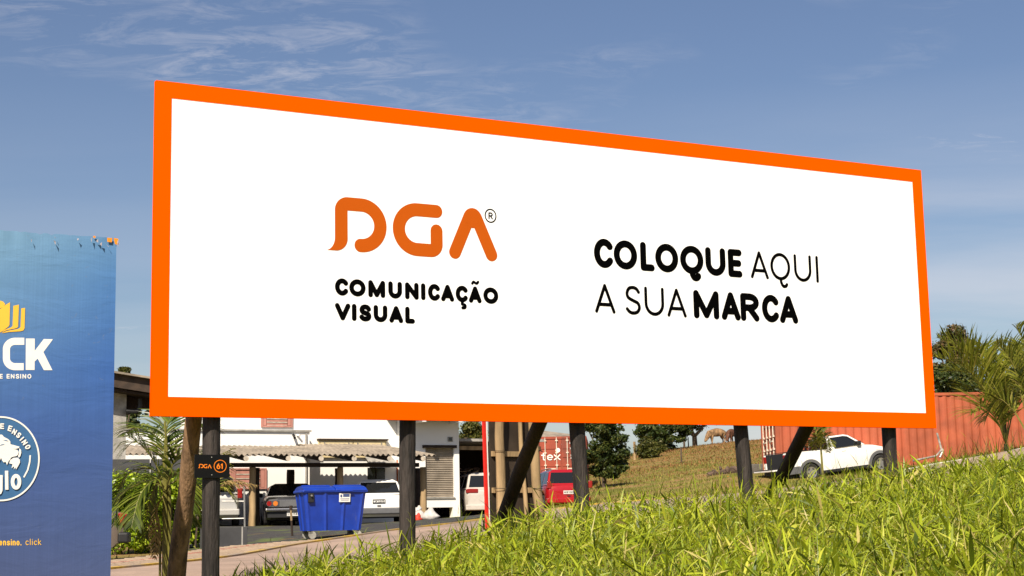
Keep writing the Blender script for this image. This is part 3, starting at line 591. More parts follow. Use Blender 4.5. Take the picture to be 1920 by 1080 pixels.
# the lion's head in profile, mane to chin
k.poly(ms8b, [(-80, 175), (-30, 170), (10, 168), (25, 185), (55, 200), (68, 215), (70, 235), (100, 243), (133, 252), (128, 262), (104, 268), (84, 266), (118, 275), (126, 290), (122, 308), (110, 318), (88, 322), (72, 330), (66, 345), (58, 350), (45, 380), (36, 358), (22, 362), (12, 350), (4, 330), (-30, 400), (-80, 400)])
k.poly(ms8b, [(132, 262), (143, 275), (145, 295), (138, 318), (128, 330), (122, 318), (128, 303), (128, 285)])
k.poly(ms8b, [(60, 368), (68, 345), (90, 330), (118, 328), (134, 342), (136, 362), (124, 385), (108, 412), (104, 396), (92, 410), (96, 388), (76, 402), (84, 375)])
k.ribbon(ms8b, [(42, 420), (44, 552)], 23, None); k.ribbon(ms8b, arc(108, 497, 24, 42, 0, 360, 28), 25)
k.ribbon(ms8b, [(4, 450), (3, 555), (-4, 572), (-18, 578)], 22, None); k.build('emblem', M['white'], bs)
def ms8c(x, y, o): return ms8(x, y, o+.010)
bt = mat('banner_teal_ink', (.042, .125, .27), .5, .05); k = Ink(); k.poly(ms8c, [(-10, 246), (8, 236), (30, 234), (20, 240), (2, 244)]); k.build('emblem_line', bt, bs); k = Ink(); k.poly(ms8c, [(14, 205), (42, 207), (58, 215), (38, 213)]); k.build('emblem_line', bt, bs)
def letters(parent, m, mp, txt, u, v0, v1, adv, lw, w_):
    for ch in txt: k_ = {'i': .35, 'l': .35, '.': .4}.get(ch, 1); letter(parent, m, mp, ch, u, u+lw*k_, v0, v1, w_); u += adv-lw+lw*k_
letters(bs, ylw, ms8, 'ensino.', -8, 941, 908, 27, 22, 8); letters(bs, ylw, ms8, 'click', 176, 938, 907, 29, 22, 4.6)
# ------------------------------------------------------------------ the white house
HY = math.radians(27); hc = at(862, 930, 57); HP = Plane((hc.x, hc.y, 0), HY)
house = thing('house', 'white two storey house with pink shuttered windows behind the carport', 'house', (hc.x, hc.y, gz(hc.x, hc.y)))
def hr(x0, y0, x1, y1, off=0, pl=HP):
    cyy, cxx = (y0+y1)/2, (x0+x1)/2; return pl.hit(x0, cyy, off)[0], pl.hit(x1, cyy, off)[0], pl.hit(cxx, y1, off)[1], pl.hit(cxx, y0, off)[1]
def hbox(name, m, px, o0, o1, parent=house, off=None, pl=HP, bevel=0):
    a0, a1, z0_, z1_ = hr(*px, off if off is not None else o1, pl); return MB().pbox(pl, a0, a1, z0_, z1_, o0, o1).build(name, m, parent, bevel=bevel)
DEP = -9
a574 = HP.hit(574, 900)[0]; a745 = HP.hit(752, 900)[0]; aL = HP.hit(388, 900)[0]; aW = HP.hit(200, 900, 1.2)[0]; zb_ = gz(hc.x-5, hc.y-2)-.8
ztop = HP.hit(700, 640)[1]
MB().pbox(HP, aL, a745, zb_, ztop, -3.4, -.35).build('upper_wall', M['whitepaint'], house)
zl = HP.hit(540, 809.5, .35)[1]
MB().pbox(HP, aW, a574, zb_, zl, -.34, .35).build('lower_wall', M['whitepaint'], house)
MB().pbox(HP, aW-.05, a574+.05, zl, zl+.06, -.33, .42).build('ledge', M['concrete'], house)
hbox('drain_pipe', M['concrete'], (573.5, 812, 575.6, 985), .352, .42)
# gable end with the roller shutter: hole round the shutter
sa0, sa1, sz0, sz1 = hr(798, 840, 852, 932); gt = HP.hit(820, 786)[1]; gb = HP.hit(850, 951)[1]
for q in ((a745+.01, sa0, gb, gt), (sa1, 0, gb, gt), (sa0, sa1, gb, sz0), (sa0, sa1, sz1, gt)): MB().pbox(HP, q[0], q[1], q[2], q[3], -.2, 0).build('wall', M['whitepaint'], house)
MB().pbox(HP, a745+.01, -.02, gb+.02, gt, DEP, -.22).build('side_wall', M['whitepaint'], house)
MB().pbox(HP, -.28, 0.003, zb_, gb, -.28, .003).build('corner_pier', M['whitepaint'], house)
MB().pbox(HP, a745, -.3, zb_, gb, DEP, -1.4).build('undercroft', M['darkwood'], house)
sh = MB().pbox(HP, sa0, sa1, sz0, sz1, -.14, -.12).build('roller_shutter', M['shutter'], house)
ns_ = 27
for i in range(ns_):
    h = (sz1-sz0)/ns_; z = sz0+i*h
    mb = MB(); q = [HP.to3(a, zz_, o) for a in (sa0, sa1) for zz_, o in ((z+.004, -.118), (z+h*.5, -.085), (z+h-.012, -.112))]
    mb.add(q, [(0, 1, 4, 3), (1, 2, 5, 4)]); mb.build('slat', M['shutter'], sh)
MB().pbox(HP, sa0-.12, sa1+.06, sz1, sz1+.10, 0, .12).build('shutter_box', M['darkwood'], house)
MB().pbox(HP, sa0, sa1, sz0-.05, sz0, 0, .05).build('sill', M['concrete'], house)
for px in ((840, 819, 849, 828),):
    f_ = hbox('vent', M['concrete'], px, 0, .03); hbox('vent_hole', M['glass'], (841.5, 820.5, 847.5, 826.5), .031, .036, f_)
# gable roof
re = HP.hit(879, 795)[0]; MB().pbox(HP, a745-.4, re, gt, gt+.14, DEP, .95).build('roof', M['roofsheet'], house)
MB().pbox(HP, aL-.1, a745+.3, ztop, ztop+.2, -3.6, .4).build('roof', M['roofsheet'], house)
for x_ in (796, 864): 
    a = HP.hit(x_, 792, .9)[0]; MB().pbox(HP, a-.06, a+.06, gt-.16, gt-.01, .003, .92).build('rafter', M['whitepaint'], house)
# windows: frame, leaves, slatted shutters
def window(px, off, bars, label=None):
    a0, a1, z0_, z1_ = hr(*px, off); f_ = MB()
    for q in ((a0, a1, z1_-.05, z1_), (a0, a1, z0_, z0_+.05), (a0, a0+.06, z0_+.05, z1_-.05), (a1-.06, a1, z0_+.05, z1_-.05)): f_.pbox(HP, *q, off+.002, off+.06)
    w_ = MB().pbox(HP, a0+.06, a1-.06, z0_+.05, z1_-.05, off+.002, off+.012).build('window', M['pane'], house); tag(w_, label)
    f_.build('window_frame', M['pink'], w_)
    lw = (a1-a0)*.16
    for s0, s1 in ((a0+.07, a0+lw), (a1-lw, a1-.07)): MB().pbox(HP, s0, s1, z0_+.06, z1_-.06, off+.013, off+.05).build('shutter_leaf', M['pink'], w_)
    h = (z1_-z0_-.1)/bars
    for i in range(bars):
        z = z0_+.05+h*i; MB().pbox(HP, a0+lw+.02, a1-lw-.02, z+.02, z+h-.02, off+.013, off+.03).build('shutter_panel', M['pink'], w_)
        MB().pbox(HP, a0+lw+.02, a1-lw-.02, z-.012, z+.012, off+.031, off+.05).build('bar', M['rod'], w_)
window((489, 770, 548, 801), -.35, 4); window((430, 878, 499, 917), .35, 4, 'pink shuttered window behind the carport'); 
# cream shutter panel box
a0, a1, z0_, z1_ = hr(596, 826, 722, 858, -.35); cb = MB().pbox(HP, a0, a1, z0_, z1_, -.348, -.25).build('cream_window', M['cream'], house)
MB().pbox(HP, a0-.04, a1+.06, z1_, z1_+.05, -.348, -.16).build('hood', M['darkwood'], cb)
for u0, u1 in ((.02, .49), (.51, .98)):
    aa, bb_ = a0+(a1-a0)*u0, a0+(a1-a0)*u1; MB().pbox(HP, aa, bb_, z0_+.16, z1_-.06, -.249, -.22).build('shutter_leaf', M['cream'], cb)
    for u in (.12, .88): c_ = aa+(bb_-aa)*u; MB().pbox(HP, c_-.02, c_+.02, z0_+.2, z1_-.08, -.219, -.20).build('hinge', M['steel'], cb)
# kitchen window under a little awning
a0, a1, z0_, z1_ = hr(689, 877, 722, 908, -.35); kw_ = MB().pbox(HP, a0, a1, z0_, z1_, -.349, -.344).build('dark_window', M['glass'], house)
MB().pbox(HP, a0+(a1-a0)*.45, a0+(a1-a0)*.5, z0_, z1_, -.343, -.32).build('window_frame', M['darkwood'], kw_)
mb = MB(); q = [HP.to3(a, z, o) for a, z, o in ((a0-.12, z1_+.42, -.349), (a1+.2, z1_+.42, -.349), (a1+.34, z1_-.02, .22), (a0-.06, z1_-.02, .22))]; q += [v+Vector((0, 0, .04)) for v in q]
mb.add(q, [(0, 1, 2, 3), (4, 7, 6, 5), (0, 4, 5, 1), (1, 5, 6, 2), (2, 6, 7, 3), (3, 7, 4, 0)]).build('awning', M['concrete'], house)
hbox('brick_panel', M['brick'], (744.5, 862, 748, 908), -.349, -.30)
# security camera on the ledge wall
def hthing(name, label, cat, px, py, off):
    v = HP.pix(px, py, off); return thing(name, label, cat, v), v
sc, v = hthing('security_camera', 'small security camera on the white wall above the carport roof', 'camera', 551, 817, .35)
n_ = HP.n; MB().tube([v-n_*0, v+n_*.12], .02).build('bracket', M['blackp'], sc); MB().tube([v+n_*.12+Vector((-.06, 0, .03)), v+n_*.2+Vector((-.02, -.1, -.09))], .045).build('camera_body', M['blackp'], sc)
MB().tube([v+n_*.02+HP.u*.1+Vector((0, 0, .02)), v+n_*.16+HP.u*.16], .035).build('lamp', M['whitepaint'], sc)
# ------------------------------------------------------------------ carport
CPt = thing('carport', 'long open carport with a corrugated fibre cement roof on timber posts', 'carport', HP.to3(-6, .2+EYE, 5))
FO = 5.0
aR = HP.hit(811, 850, FO)[0]; aLl = HP.hit(226, 850, FO)[0]; ze = HP.hit(620, 853.5, FO)[1]; zr = HP.hit(620, 841, .45)[1]
RO = 1.5
# corrugated sheets, each an object, overlapping a little
sw_ = 1.0; n_sh = int((aR-aLl)/sw_)+1
for i in range(n_sh):
    RO_ = .42 if i < 3 else 1.5; a0 = aR-(i+1)*sw_-.03; V = []; nxs = 36; ys = 4; dz = .008*(i % 2)+random.uniform(-.006, .006)
    for r_ in range(ys+1):
        for c_ in range(nxs+1):
            a = a0+(sw_+.05)*c_/nxs; t_ = r_/ys*(FO+.25-RO_)/(FO+.25-RO); o = (FO+.25)*(1-t_)+RO*t_
            V.append(HP.to3(a, ze+(zr-ze)*t_+.035*math.sin(a*2*PI/.177)+dz, o+(.02*(i % 3)-.02 if r_ == 0 else 0)))
    mb = MB(); L_ = len(V); mb.add(V+[v-Vector((0, 0, .012)) for v in V], [])
    for r_ in range(ys):
        for c_ in range(nxs): q = r_*(nxs+1)+c_; mb.f += [(q, q+1, q+nxs+2, q+nxs+1), (q+L_, q+nxs+1+L_, q+nxs+2+L_, q+1+L_)]
    for c_ in range(nxs): mb.f.append((c_, c_+L_, c_+1+L_, c_+1))
    mb.build('roof_sheet', M['roofsheet'], CPt, smooth=False)
ridge = MB()
# beams
zb2 = ze-.34
MB().pbox(HP, aLl, aR-.2, zb2, zb2+.13, FO-.75, FO-.62).build('front_beam', M['darkwood'], CPt)
MB().pbox(HP, aLl, aR-.2, zr-.3, zr-.17, RO+.3, RO+.42).build('rear_beam', M['darkwood'], CPt)
for px in (340, 399, 461, 540, 601.6, 663.5, 730, 793):
    a = HP.hit(px, 858, FO+.2)[0]; e1 = HP.to3(a, ze-.115, FO+.22); e0 = HP.to3(a, zr-.12, RO+.05)
    MB().tube([e1, e0], .085, 10).build('rafter', M['darkwood'], CPt); d_ = (e1-e0).normalized()
    MB().tube([e1, e1+d_*.02], .08, 10).build('rafter_end', M['rod'], CPt)
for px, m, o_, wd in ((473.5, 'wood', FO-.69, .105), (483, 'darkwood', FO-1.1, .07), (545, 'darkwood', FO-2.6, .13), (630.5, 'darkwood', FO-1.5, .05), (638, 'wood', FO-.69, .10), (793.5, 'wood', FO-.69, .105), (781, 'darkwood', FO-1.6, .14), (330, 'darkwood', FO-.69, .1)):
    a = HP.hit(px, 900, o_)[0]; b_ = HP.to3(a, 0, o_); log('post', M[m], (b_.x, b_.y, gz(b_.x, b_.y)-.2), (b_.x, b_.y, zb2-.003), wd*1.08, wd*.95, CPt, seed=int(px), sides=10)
gb_ = Plane(at(464, 1020, 33.5)*1, HY)
gp = at(440, 1020, 33.2); gw = thing('masonry_block', 'low dark grey masonry block at the edge of the paving left of the blue bin', 'planter', (gp.x, gp.y, gz(gp.x, gp.y)))
a0, a1, z0_, z1_ = hr(410, 1024, 464, 988, 0, gb_); z0_, z1_ = min(z0_, z1_), max(z0_, z1_)
MB().pbox(gb_, a0-.2, a1, z0_-.3, z1_, -.7, 0).build('block', M['greypaint'], gw, bevel=.01)
MB().pbox(gb_, a1-.13, a1-.10, z0_-.2, z1_+.002, .001, .006).build('pale_joint', M['concrete'], gw)
# steel gate frame in front of the silver hatchback
gg = at(440, 975, 46.5); gate = thing('gate_frame', 'thin galvanised steel gate frame beside the leftmost lit carport post', 'gate', (gg.x, gg.y, gz(gg.x, gg.y)))
for (p0, p1) in (((458, 912), (459, 990)), ((416, 940), (458, 940)), ((416, 973), (459, 972))): MB().tube([at(*p0, 46.5), at(*p1, 46.5)], .028 if p0[0] == 458 else .02, 8).build('upright' if p0[0] == 458 else 'rail', M['steel'], gate)
# wood shed with firewood to the right of the house
sp = Plane(HP.to3(0, 0, -1.5), HY); sd_ = thing('wood_shed', 'dark open lean-to shed stacked with firewood right of the white house', 'shed', sp.to3(1.6, gz(*sp.to3(1.6, 0)[:2]), -2))
a0 = .02; a1 = sp.hit(1010, 880)[0]; zt_ = sp.hit(890, 829)[1]; zf = gz(*sp.to3(2, 0)[:2])-.3
MB().pbox(sp, a0, a1, zt_, zt_+.10, -4.5, .5).build('roof', M['concrete'], sd_); MB().pbox(sp, a0, a1, zf, zt_, -4.5, -4.4).build('back_wall', M['darkwood'], sd_)
MB().pbox(sp, a1-.1, a1, zf, zt_, -4.4, 0).build('side_wall', M['darkwood'], sd_)
MB().pbox(sp, a0+.15, a1, zt_-.30, zt_-.16, .1, .22).build('fascia_board', M['wood'], sd_)
fw = MB(); rr = random.Random(9)
for r_ in range(11):
    for c_ in range(17): fw.tube([sp.to3(a0+.2+c_*.19+rr.uniform(-.03, .03), zf+.4+r_*.16+rr.uniform(-.02, .02), -1.3+rr.uniform(-.06, .06)), sp.to3(a0+.2+c_*.19, zf+.4+r_*.16, -2.2)], rr.uniform(.06, .09), 6)
tag(fw.build('firewood', M['firewood'], sd_), kind='stuff')
for i in range(7): a = a0+.1+.25*i; MB().beam(sp.to3(a, zt_-1.15+rr.uniform(-.1, .1), -1.1), sp.to3(a+.35, zt_-1.0+rr.uniform(-.08, .08), -1.15), .2, .025).build('plank', M['wood'], sd_)
# ------------------------------------------------------------------ portal building on the left
GY = 40; gpz = at(224, 860, GY); gh = thing('gatehouse', 'dark roofed portal with a raw concrete pillar behind the blue sign', 'building', (gpz.x, gpz.y, gz(gpz.x, gpz.y)))
GP = Plane((gpz.x, gpz.y, 0), math.radians(20))
a0, a1, z0_, z1_ = hr(196, 862, 236.5, 722, 0, GP); z0_, z1_ = min(z0_, z1_), max(z0_, z1_); MB().pbox(GP, a0, a1, z0_-2.5, z1_, -.4, 0).build('pillar', M['concrete'], gh)
e0 = GP.hit(150, 690, .6); e1 = GP.hit(300, 714, .6)
def roofpiece(name, m, zo0, zo1, o0, o1, a_l, a_r):
    q = []
    for a in (a_l, a_r):
        zc = e0[1]+(e1[1]-e0[1])*(a-e0[0])/(e1[0]-e0[0])
        for z, o in ((zo0, o0), (zo1, o0), (zo1, o1), (zo0, o1)): q.append(GP.to3(a, zc+z, o))
    return MB().add(q, [(0, 1, 2, 3), (7, 6, 5, 4), (0, 4, 5, 1), (1, 5, 6, 2), (2, 6, 7, 3), (3, 7, 4, 0)]).build(name, m, gh)
roofpiece('roof', M['roofsheet'], 0, .05, .75, -3, e0[0]-3, e1[0]+.6); roofpiece('eave_board', M['rust'], -.34, -.003, .6, .5, e0[0]-3, e1[0]+.6)
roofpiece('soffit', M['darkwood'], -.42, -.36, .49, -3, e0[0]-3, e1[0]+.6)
zlow = GP.hit(260, 765)[1]; MB().pbox(GP, a1+.01, GP.hit(300, 740)[0], zlow, z1_+.05, -.5, -.3).build('lintel', M['darkwood'], gh)
c0 = GP.pix(236, 771, .12); c1 = GP.pix(256, 771, .12); c2 = GP.pix(262, 763, .12); c3 = GP.pix(263, 748, .12); MB().tube(cr([c0, c1, c2, c3], 4), .06, 8).build('gutter_pipe', M['blackp'], gh)
for u in range(4): a = a1+.25+u*.5; MB().pbox(GP, a, a+.08, zlow, zlow+.1, -2.5, -.25).build('joist', M['darkwood'], gh)
gl = at(250, 880, 39.2); gwl = thing('garden_wall', 'dark grey garden wall behind the hedge and left palm', 'wall', (gl.x, gl.y, gz(gl.x, gl.y)))
W2 = Plane((gl.x, gl.y, 0), math.radians(20)); zt_ = W2.hit(250, 861)[1]
a = W2.hit(205, 870)[0]; ae = W2.hit(345, 870)[0]; i = 0
while a < ae: MB().pbox(W2, a+.012, a+.98, zt_-2.6, zt_+.0, -.12, 0).build('panel', M['greypaint'], gwl); a += 1
# ------------------------------------------------------------------ container at the back, seen from its doors
def container(name, label, loc, yaw, pitch, doors_first, mt, L_=12.19, text=False):
    t = thing(name, label, 'shipping container', loc, (0, -pitch, yaw)); W2_, H2 = 2.44, 2.59
    # local: x along length, y depth, z up; doors at x=0
    pr = .036
    def corr(x0, x1, y, z0c, z1c, sgn, nm, axis_='x'):
        mb = MB(); xs = []; x_ = x0
        while x_ < x1-.01:
            for dx, dy in ((0, 0), (.07, 0), (.14, 1), (.21, 1)):
                if x_+dx < x1: xs.append((x_+dx, dy*pr*sgn))
            x_ += .278
        xs.append((x1, 0)); V = []
        for xx, dy in xs:
            for z in (z0c, z1c): V.append((xx, y+dy, z) if axis_ == 'x' else (y+dy, xx, z))
        mb.add(V, [(2*i, 2*i+1, 2*i+3, 2*i+2) for i in range(len(xs)-1)]); return mb.build(nm, mt, t, world=False)
    corr(.14, L_-.14, .02, .16, H2-.1, 1, 'side_panel'); corr(.14, L_-.14, W2_-.02, .16, H2-.1, -1, 'side_panel'); corr(.14, W2_-.14, L_-.02, .16, H2-.1, -1, 'end_panel', 'y')
    MB().box((.1, .02, H2-.06), (L_-.1, W2_-.02, H2-.02)).build('roof', mt, t, world=False); MB().box((.1, .06, .1), (L_-.1, W2_-.06, .14)).build('floor', M['darkwood'], t, world=False)
    for y in (0, W2_-.08):
        MB().box((.14, y, 0), (L_-.14, y+.08, .16)).build('bottom_rail', mt, t, world=False); MB().box((.14, y, H2-.1), (L_-.14, y+.08, H2-.003)).build('top_rail', mt, t, world=False)
        for x_ in (0, L_-.14): MB().box((x_, y if y == 0 else W2_-.14, 0), (x_+.14, (y if y == 0 else W2_-.14)+.14, H2)).build('corner_post', mt, t, world=False, bevel=.01)
    MB().box((.02, .14, 0), (.1, W2_-.14, .16)).build('door_sill', mt, t, world=False); MB().box((.02, .14, H2-.12), (.1, W2_-.14, H2-.003)).build('door_header', mt, t, world=False)
    for y0, y1 in ((.145, W2_/2-.004), (W2_/2+.004, W2_-.145)):
        d = MB().box((.05, y0, .17), (.09, y1, H2-.13)).build('door', mt, t, world=False)
        for zz_ in np.linspace(.30, H2-.6, 5): MB().box((.028, y0+.05, zz_), (.05, y1-.05, zz_+.25)).build('door_rib', mt, d, world=False)
        for f_ in (.22, .74):
            y = y0+(y1-y0)*f_; r = MB().tube([(-.005, y, .06), (-.005, y, H2-.05)], .022, 8).build('lock_rod', M['rod'], d, world=False)
            for zz_ in (.2, .75, 1.2, 1.8, H2-.2): MB().box((-.03, y-.06, zz_-.03), (.05, y+.06, zz_+.03)).build('bracket', M['rod'], d, world=False)
        MB().box((-.03, y0+.3, 1.0), (-.012, y1-.25, 1.05)).build('handle', M['rod'], d, world=False)
    if text:
        mpp = lambda y, z, o: Vector((.024-o, W2_-y, z)); q = Ink()
        q2 = lambda ch, u0, u1, v0, v1: letter(t, M['white'], mpl, ch, u0, u1, v0, v1, .05)
        def mpl(y, z, o): v = mpp(y, z, o); return wm(t) @ v
        q2('t', .22, .46, 1.44, 1.72); q2('e', .50, .80, 1.44, 1.72); q2('x', .84, 1.16, 1.44, 1.72)
        q.disc(mpl, (1.04, 1.92), .11); q.build('painted_dot', M['white'], t)
        for i, (y, z, w_) in enumerate(((1.62, 2.22, .5), (1.62, 1.95, .35), (1.62, .95, .45), (1.62, .82, .4), (1.62, .69, .45), (1.62, .56, .35), (1.66, 1.62, .42), (1.66, 1.49, .3))):
            for k_ in range(int(w_/.1)): letter(t, M['white'], mpl, random.choice('EHTLO'), y+k_*.1, y+k_*.1+.065, z, z+.085, .016)
    return t
c1p = at(1457, 880, 54.7); z1c = at(1457, 741, 54.7).z-2.59
cont1 = container('shipping_container', 'long faded red shipping container behind the white pickup truck', (c1p.x, c1p.y, z1c), math.radians(3), .0, True, M['contold'], 12.19)
# second container: door end faces the viewer
c2p = at(1007, 900, 77); z2c = at(1050, 818, 77).z-2.59
cont2 = container('shipping_container', 'dark red container with its door end towards us, beyond the red car, marked tex', (c2p.x, c2p.y, z2c), math.radians(86.5), 0, True, M['cont'], 6.06, text=True)
cont2.location = (c2p.x+2.44, c2p.y, z2c)
# lean-to roof behind that container
lr = at(1040, 815, 86); lt = thing('shed_roof', 'grey corrugated lean-to roof showing above the tex container', 'roof', (lr.x, lr.y, gz(lr.x, lr.y)))
for i in range(6):
    p0 = at(1008+i*11, 806+i*1.4, 84); p1 = at(1019+i*11, 807.5+i*1.4, 84); mb = MB(); q = [p0, p1, p1+Vector((-.3, -2, -.42)), p0+Vector((-.3, -2, -.42))]; mb.add(q+[v-Vector((0, 0, .05)) for v in q], [(0, 1, 2, 3), (7, 6, 5, 4), (0, 4, 5, 1), (1, 5, 6, 2), (2, 6, 7, 3), (3, 7, 4, 0)]).build('roof_sheet', M['roofsheet'], lt)
for px in (1010, 1070): p = at(px, 820, 84); MB().tube([p, (p.x, p.y, gz(p.x, p.y)-.2)], .08).build('post', M['wood'], lt)
# ------------------------------------------------------------------ timber sign seen from behind, with a red edge
NB = Plane(at(918, 985, 26), math.radians(38)); q_ = NB.p; bsn = thing('back_of_sign', 'back of a dark timber hoarding with pale posts and a red painted left edge', 'sign', (q_.x, q_.y, gz(q_.x, q_.y)))
def nb(px, py, o=0): a, z = NB.hit(px, py, o); return a, z
zt_ = nb(911, 792)[1]+2.2; zb2_ = nb(918, 985)[1]-.1; a1 = nb(1006, 900)[0]; lean = .0
pn = 5
for i in range(pn): MB().pbox(NB, .03+(a1-.03)*i/pn+.001, .03+(a1-.03)*(i+1)/pn-.001, zb2_, zt_, -.03, -.002*(i % 2)).build('board', M['sheetback'], bsn)
mb = MB(); 
def slant(name, m, x0, x1, yt, x2, x3, yb_, o0, o1):
    q = []
    for o in (o0, o1):
        for (x_, y_) in ((x0, yt), (x1, yt), (x3, yb_), (x2, yb_)): a, z = nb(x_, y_, o1); q.append(NB.to3(a, z, o))
    return MB().add(q, [(0, 1, 2, 3), (7, 6, 5, 4), (0, 4, 5, 1), (1, 5, 6, 2), (2, 6, 7, 3), (3, 7, 4, 0)]).build(name, m, bsn)
slant('edge_board', M['redpaint'], 901.5, 905.8, 640, 912.6, 917.0, 992, -.01, .03); slant('edge_trim', M['white'], 906.1, 908.6, 640, 917.3, 919.6, 994, -.01, .02)
def nlog(name, m, t0, t1, o, r0, seed):
    a, z = nb(*t0, o); b_, z2 = nb(*t1, o); T = NB.to3(a, z, o); B = NB.to3(b_, z2, o); d = B-T; lo = T+d*((gz(B.x, B.y)-.3-T.z)/d.z); hi = T-d*.8
    return log(name, m, lo, hi, r0*1.05, r0, bsn, seed=seed, wob=.02, n=9)
nlog('post', M['wood'], (936, 795), (941, 960), .12, .075, 51); nlog('post', M['wood'], (1001, 795), (1010, 960), .12, .078, 52); nlog('post', M['wood'], (976, 795), (985, 960), .08, .036, 53)
for y_ in (851, 919):
    zc = nb(950, y_)[1]; MB().pbox(NB, .05, a1, zc-.045, zc+.04, .004, .05).build('batten', M['wood'], bsn)
for y_ in (847, 917):
    for x_, o in ((937, .12), (1008, .12)):
        a, z = nb(x_, y_, o); c_ = NB.to3(a, z, o); MB().tube([c_+NB.u*.084*math.cos(t_)+NB.n*.084*math.sin(t_)+Vector((0, 0, .004*t_)) for t_ in np.linspace(0, 2*PI, 17)], .005, 5, False).build('wire_tie', M['blackp'], bsn)
# ------------------------------------------------------------------ vehicles
def arch(xc, r, z, n=8): return [(xc+r*math.cos(PI-PI*i/n), max(z, z+r*math.sin(PI*i/n))) for i in range(n+1)]
def wheel(t, x, y, r, side, rimm='rim', w_=.19):
    c = Vector((x, y, r)); pr = [(r-.03, -w_/2), (r, -w_/2+.03), (r, w_/2-.03), (r-.03, w_/2), (r*.66, w_/2-.01), (r*.62, -w_/2+.02)]; mb = MB(); n = 20
    V = [(x+p*math.cos(2*PI*j/n), y+q, r+p*math.sin(2*PI*j/n)) for p, q in pr for j in range(n)]; L_ = len(pr)
    mb.add(V, [(i*n+j, i*n+(j+1) % n, ((i+1) % L_)*n+(j+1) % n, ((i+1) % L_)*n+j) for i in range(L_) for j in range(n)]); w = mb.build('wheel', M['tyre'], t, world=False)
    s_ = side; mb = MB(); mb.tube([(x, y+s_*.02, r), (x, y+s_*(w_/2-.05), r)], r*.6, 20)
    ri = mb.build('rim', M[rimm] if rimm != 'rim' else M['greyp'], w, world=False)
    mb = MB()
    for k_ in range(5):
        a = 2*PI*k_/5+.3; mb.beam((x, y+s_*(w_/2-.03), r), (x+r*.6*math.cos(a), y+s_*(w_/2-.025), r+r*.6*math.sin(a)), .09, .03, Vector((0, 1, 0)))
    mb.tube([(x, y+s_*(w_/2-.05), r), (x, y+s_*(w_/2-.01), r)], .055, 12)
    V = [(x+r*p*math.cos(2*PI*j/20), y+s_*q, r+r*p*math.sin(2*PI*j/20)) for p, q in ((.54, w_/2-.035), (.54, w_/2-.01), (.64, w_/2-.005)) for j in range(20)]
    mb.add(V, [(i*20+j, i*20+(j+1) % 20, (i+1)*20+(j+1) % 20, (i+1)*20+j) for i in range(2) for j in range(20)])
    mb.build('spokes', M['rim'] if rimm == 'rim' else M[rimm], w, world=False)
def solid(t, name, m, poly, hw, bev=.05, seg=3, taper=None, hwt=None):
    mb = MB().prism(poly, -hw, hw)
    if taper: mb.v = [(x, y*taper(x, z), z) for x, y, z in mb.v]
    o = mb.build(name, M[m], t, world=False, bevel=bev, seg=seg)
    return o
def loft_body(t, name, m, top, bot, hw, stations, bev=.03):
    """body shell: cross sections along x; each a rounded hexagon with wheel housings cut by bot()"""
    mb = MB(); secs = []; n = 0
    for x in stations:
        zt_, zb__, w_ = top(x), bot(x), hw(x); zm = zb__+(zt_-zb__)*.52
        pts = [(0, zt_+.012), (w_*.55, zt_+.008), (w_*.88, zt_-.012), (w_*.955, zt_-.05), (w_*.99, zt_-.14 if zt_-.14 > zm else zm+.01), (w_, zm), (w_*.985, (zm+zb__)/2), (w_*.955, zb__)]
        sec = [(x, y, z) for y, z in pts]+[(x, -y, z) for y, z in pts[::-1][:-1]]; secs += sec; n = len(sec)
    fs = []
    for i in range(len(stations)-1):
        for j in range(n): a, b_ = i*n+j, i*n+(j+1) % n; fs.append((a, b_, b_+n, a+n))
    fs.append(tuple(range(n))[::-1]); fs.append(tuple(range((len(stations)-1)*n, len(stations)*n)))
    mb.add(secs, fs); o = mb.build(name, M[m], t, world=False, smooth=True)
    try: o.data.set_sharp_from_angle(angle=.7)
    except Exception: pass
    return o
def interp(pts): xs = [p[0] for p in pts]; ys = [p[1] for p in pts]; return lambda x: float(np.interp(x, xs, ys))
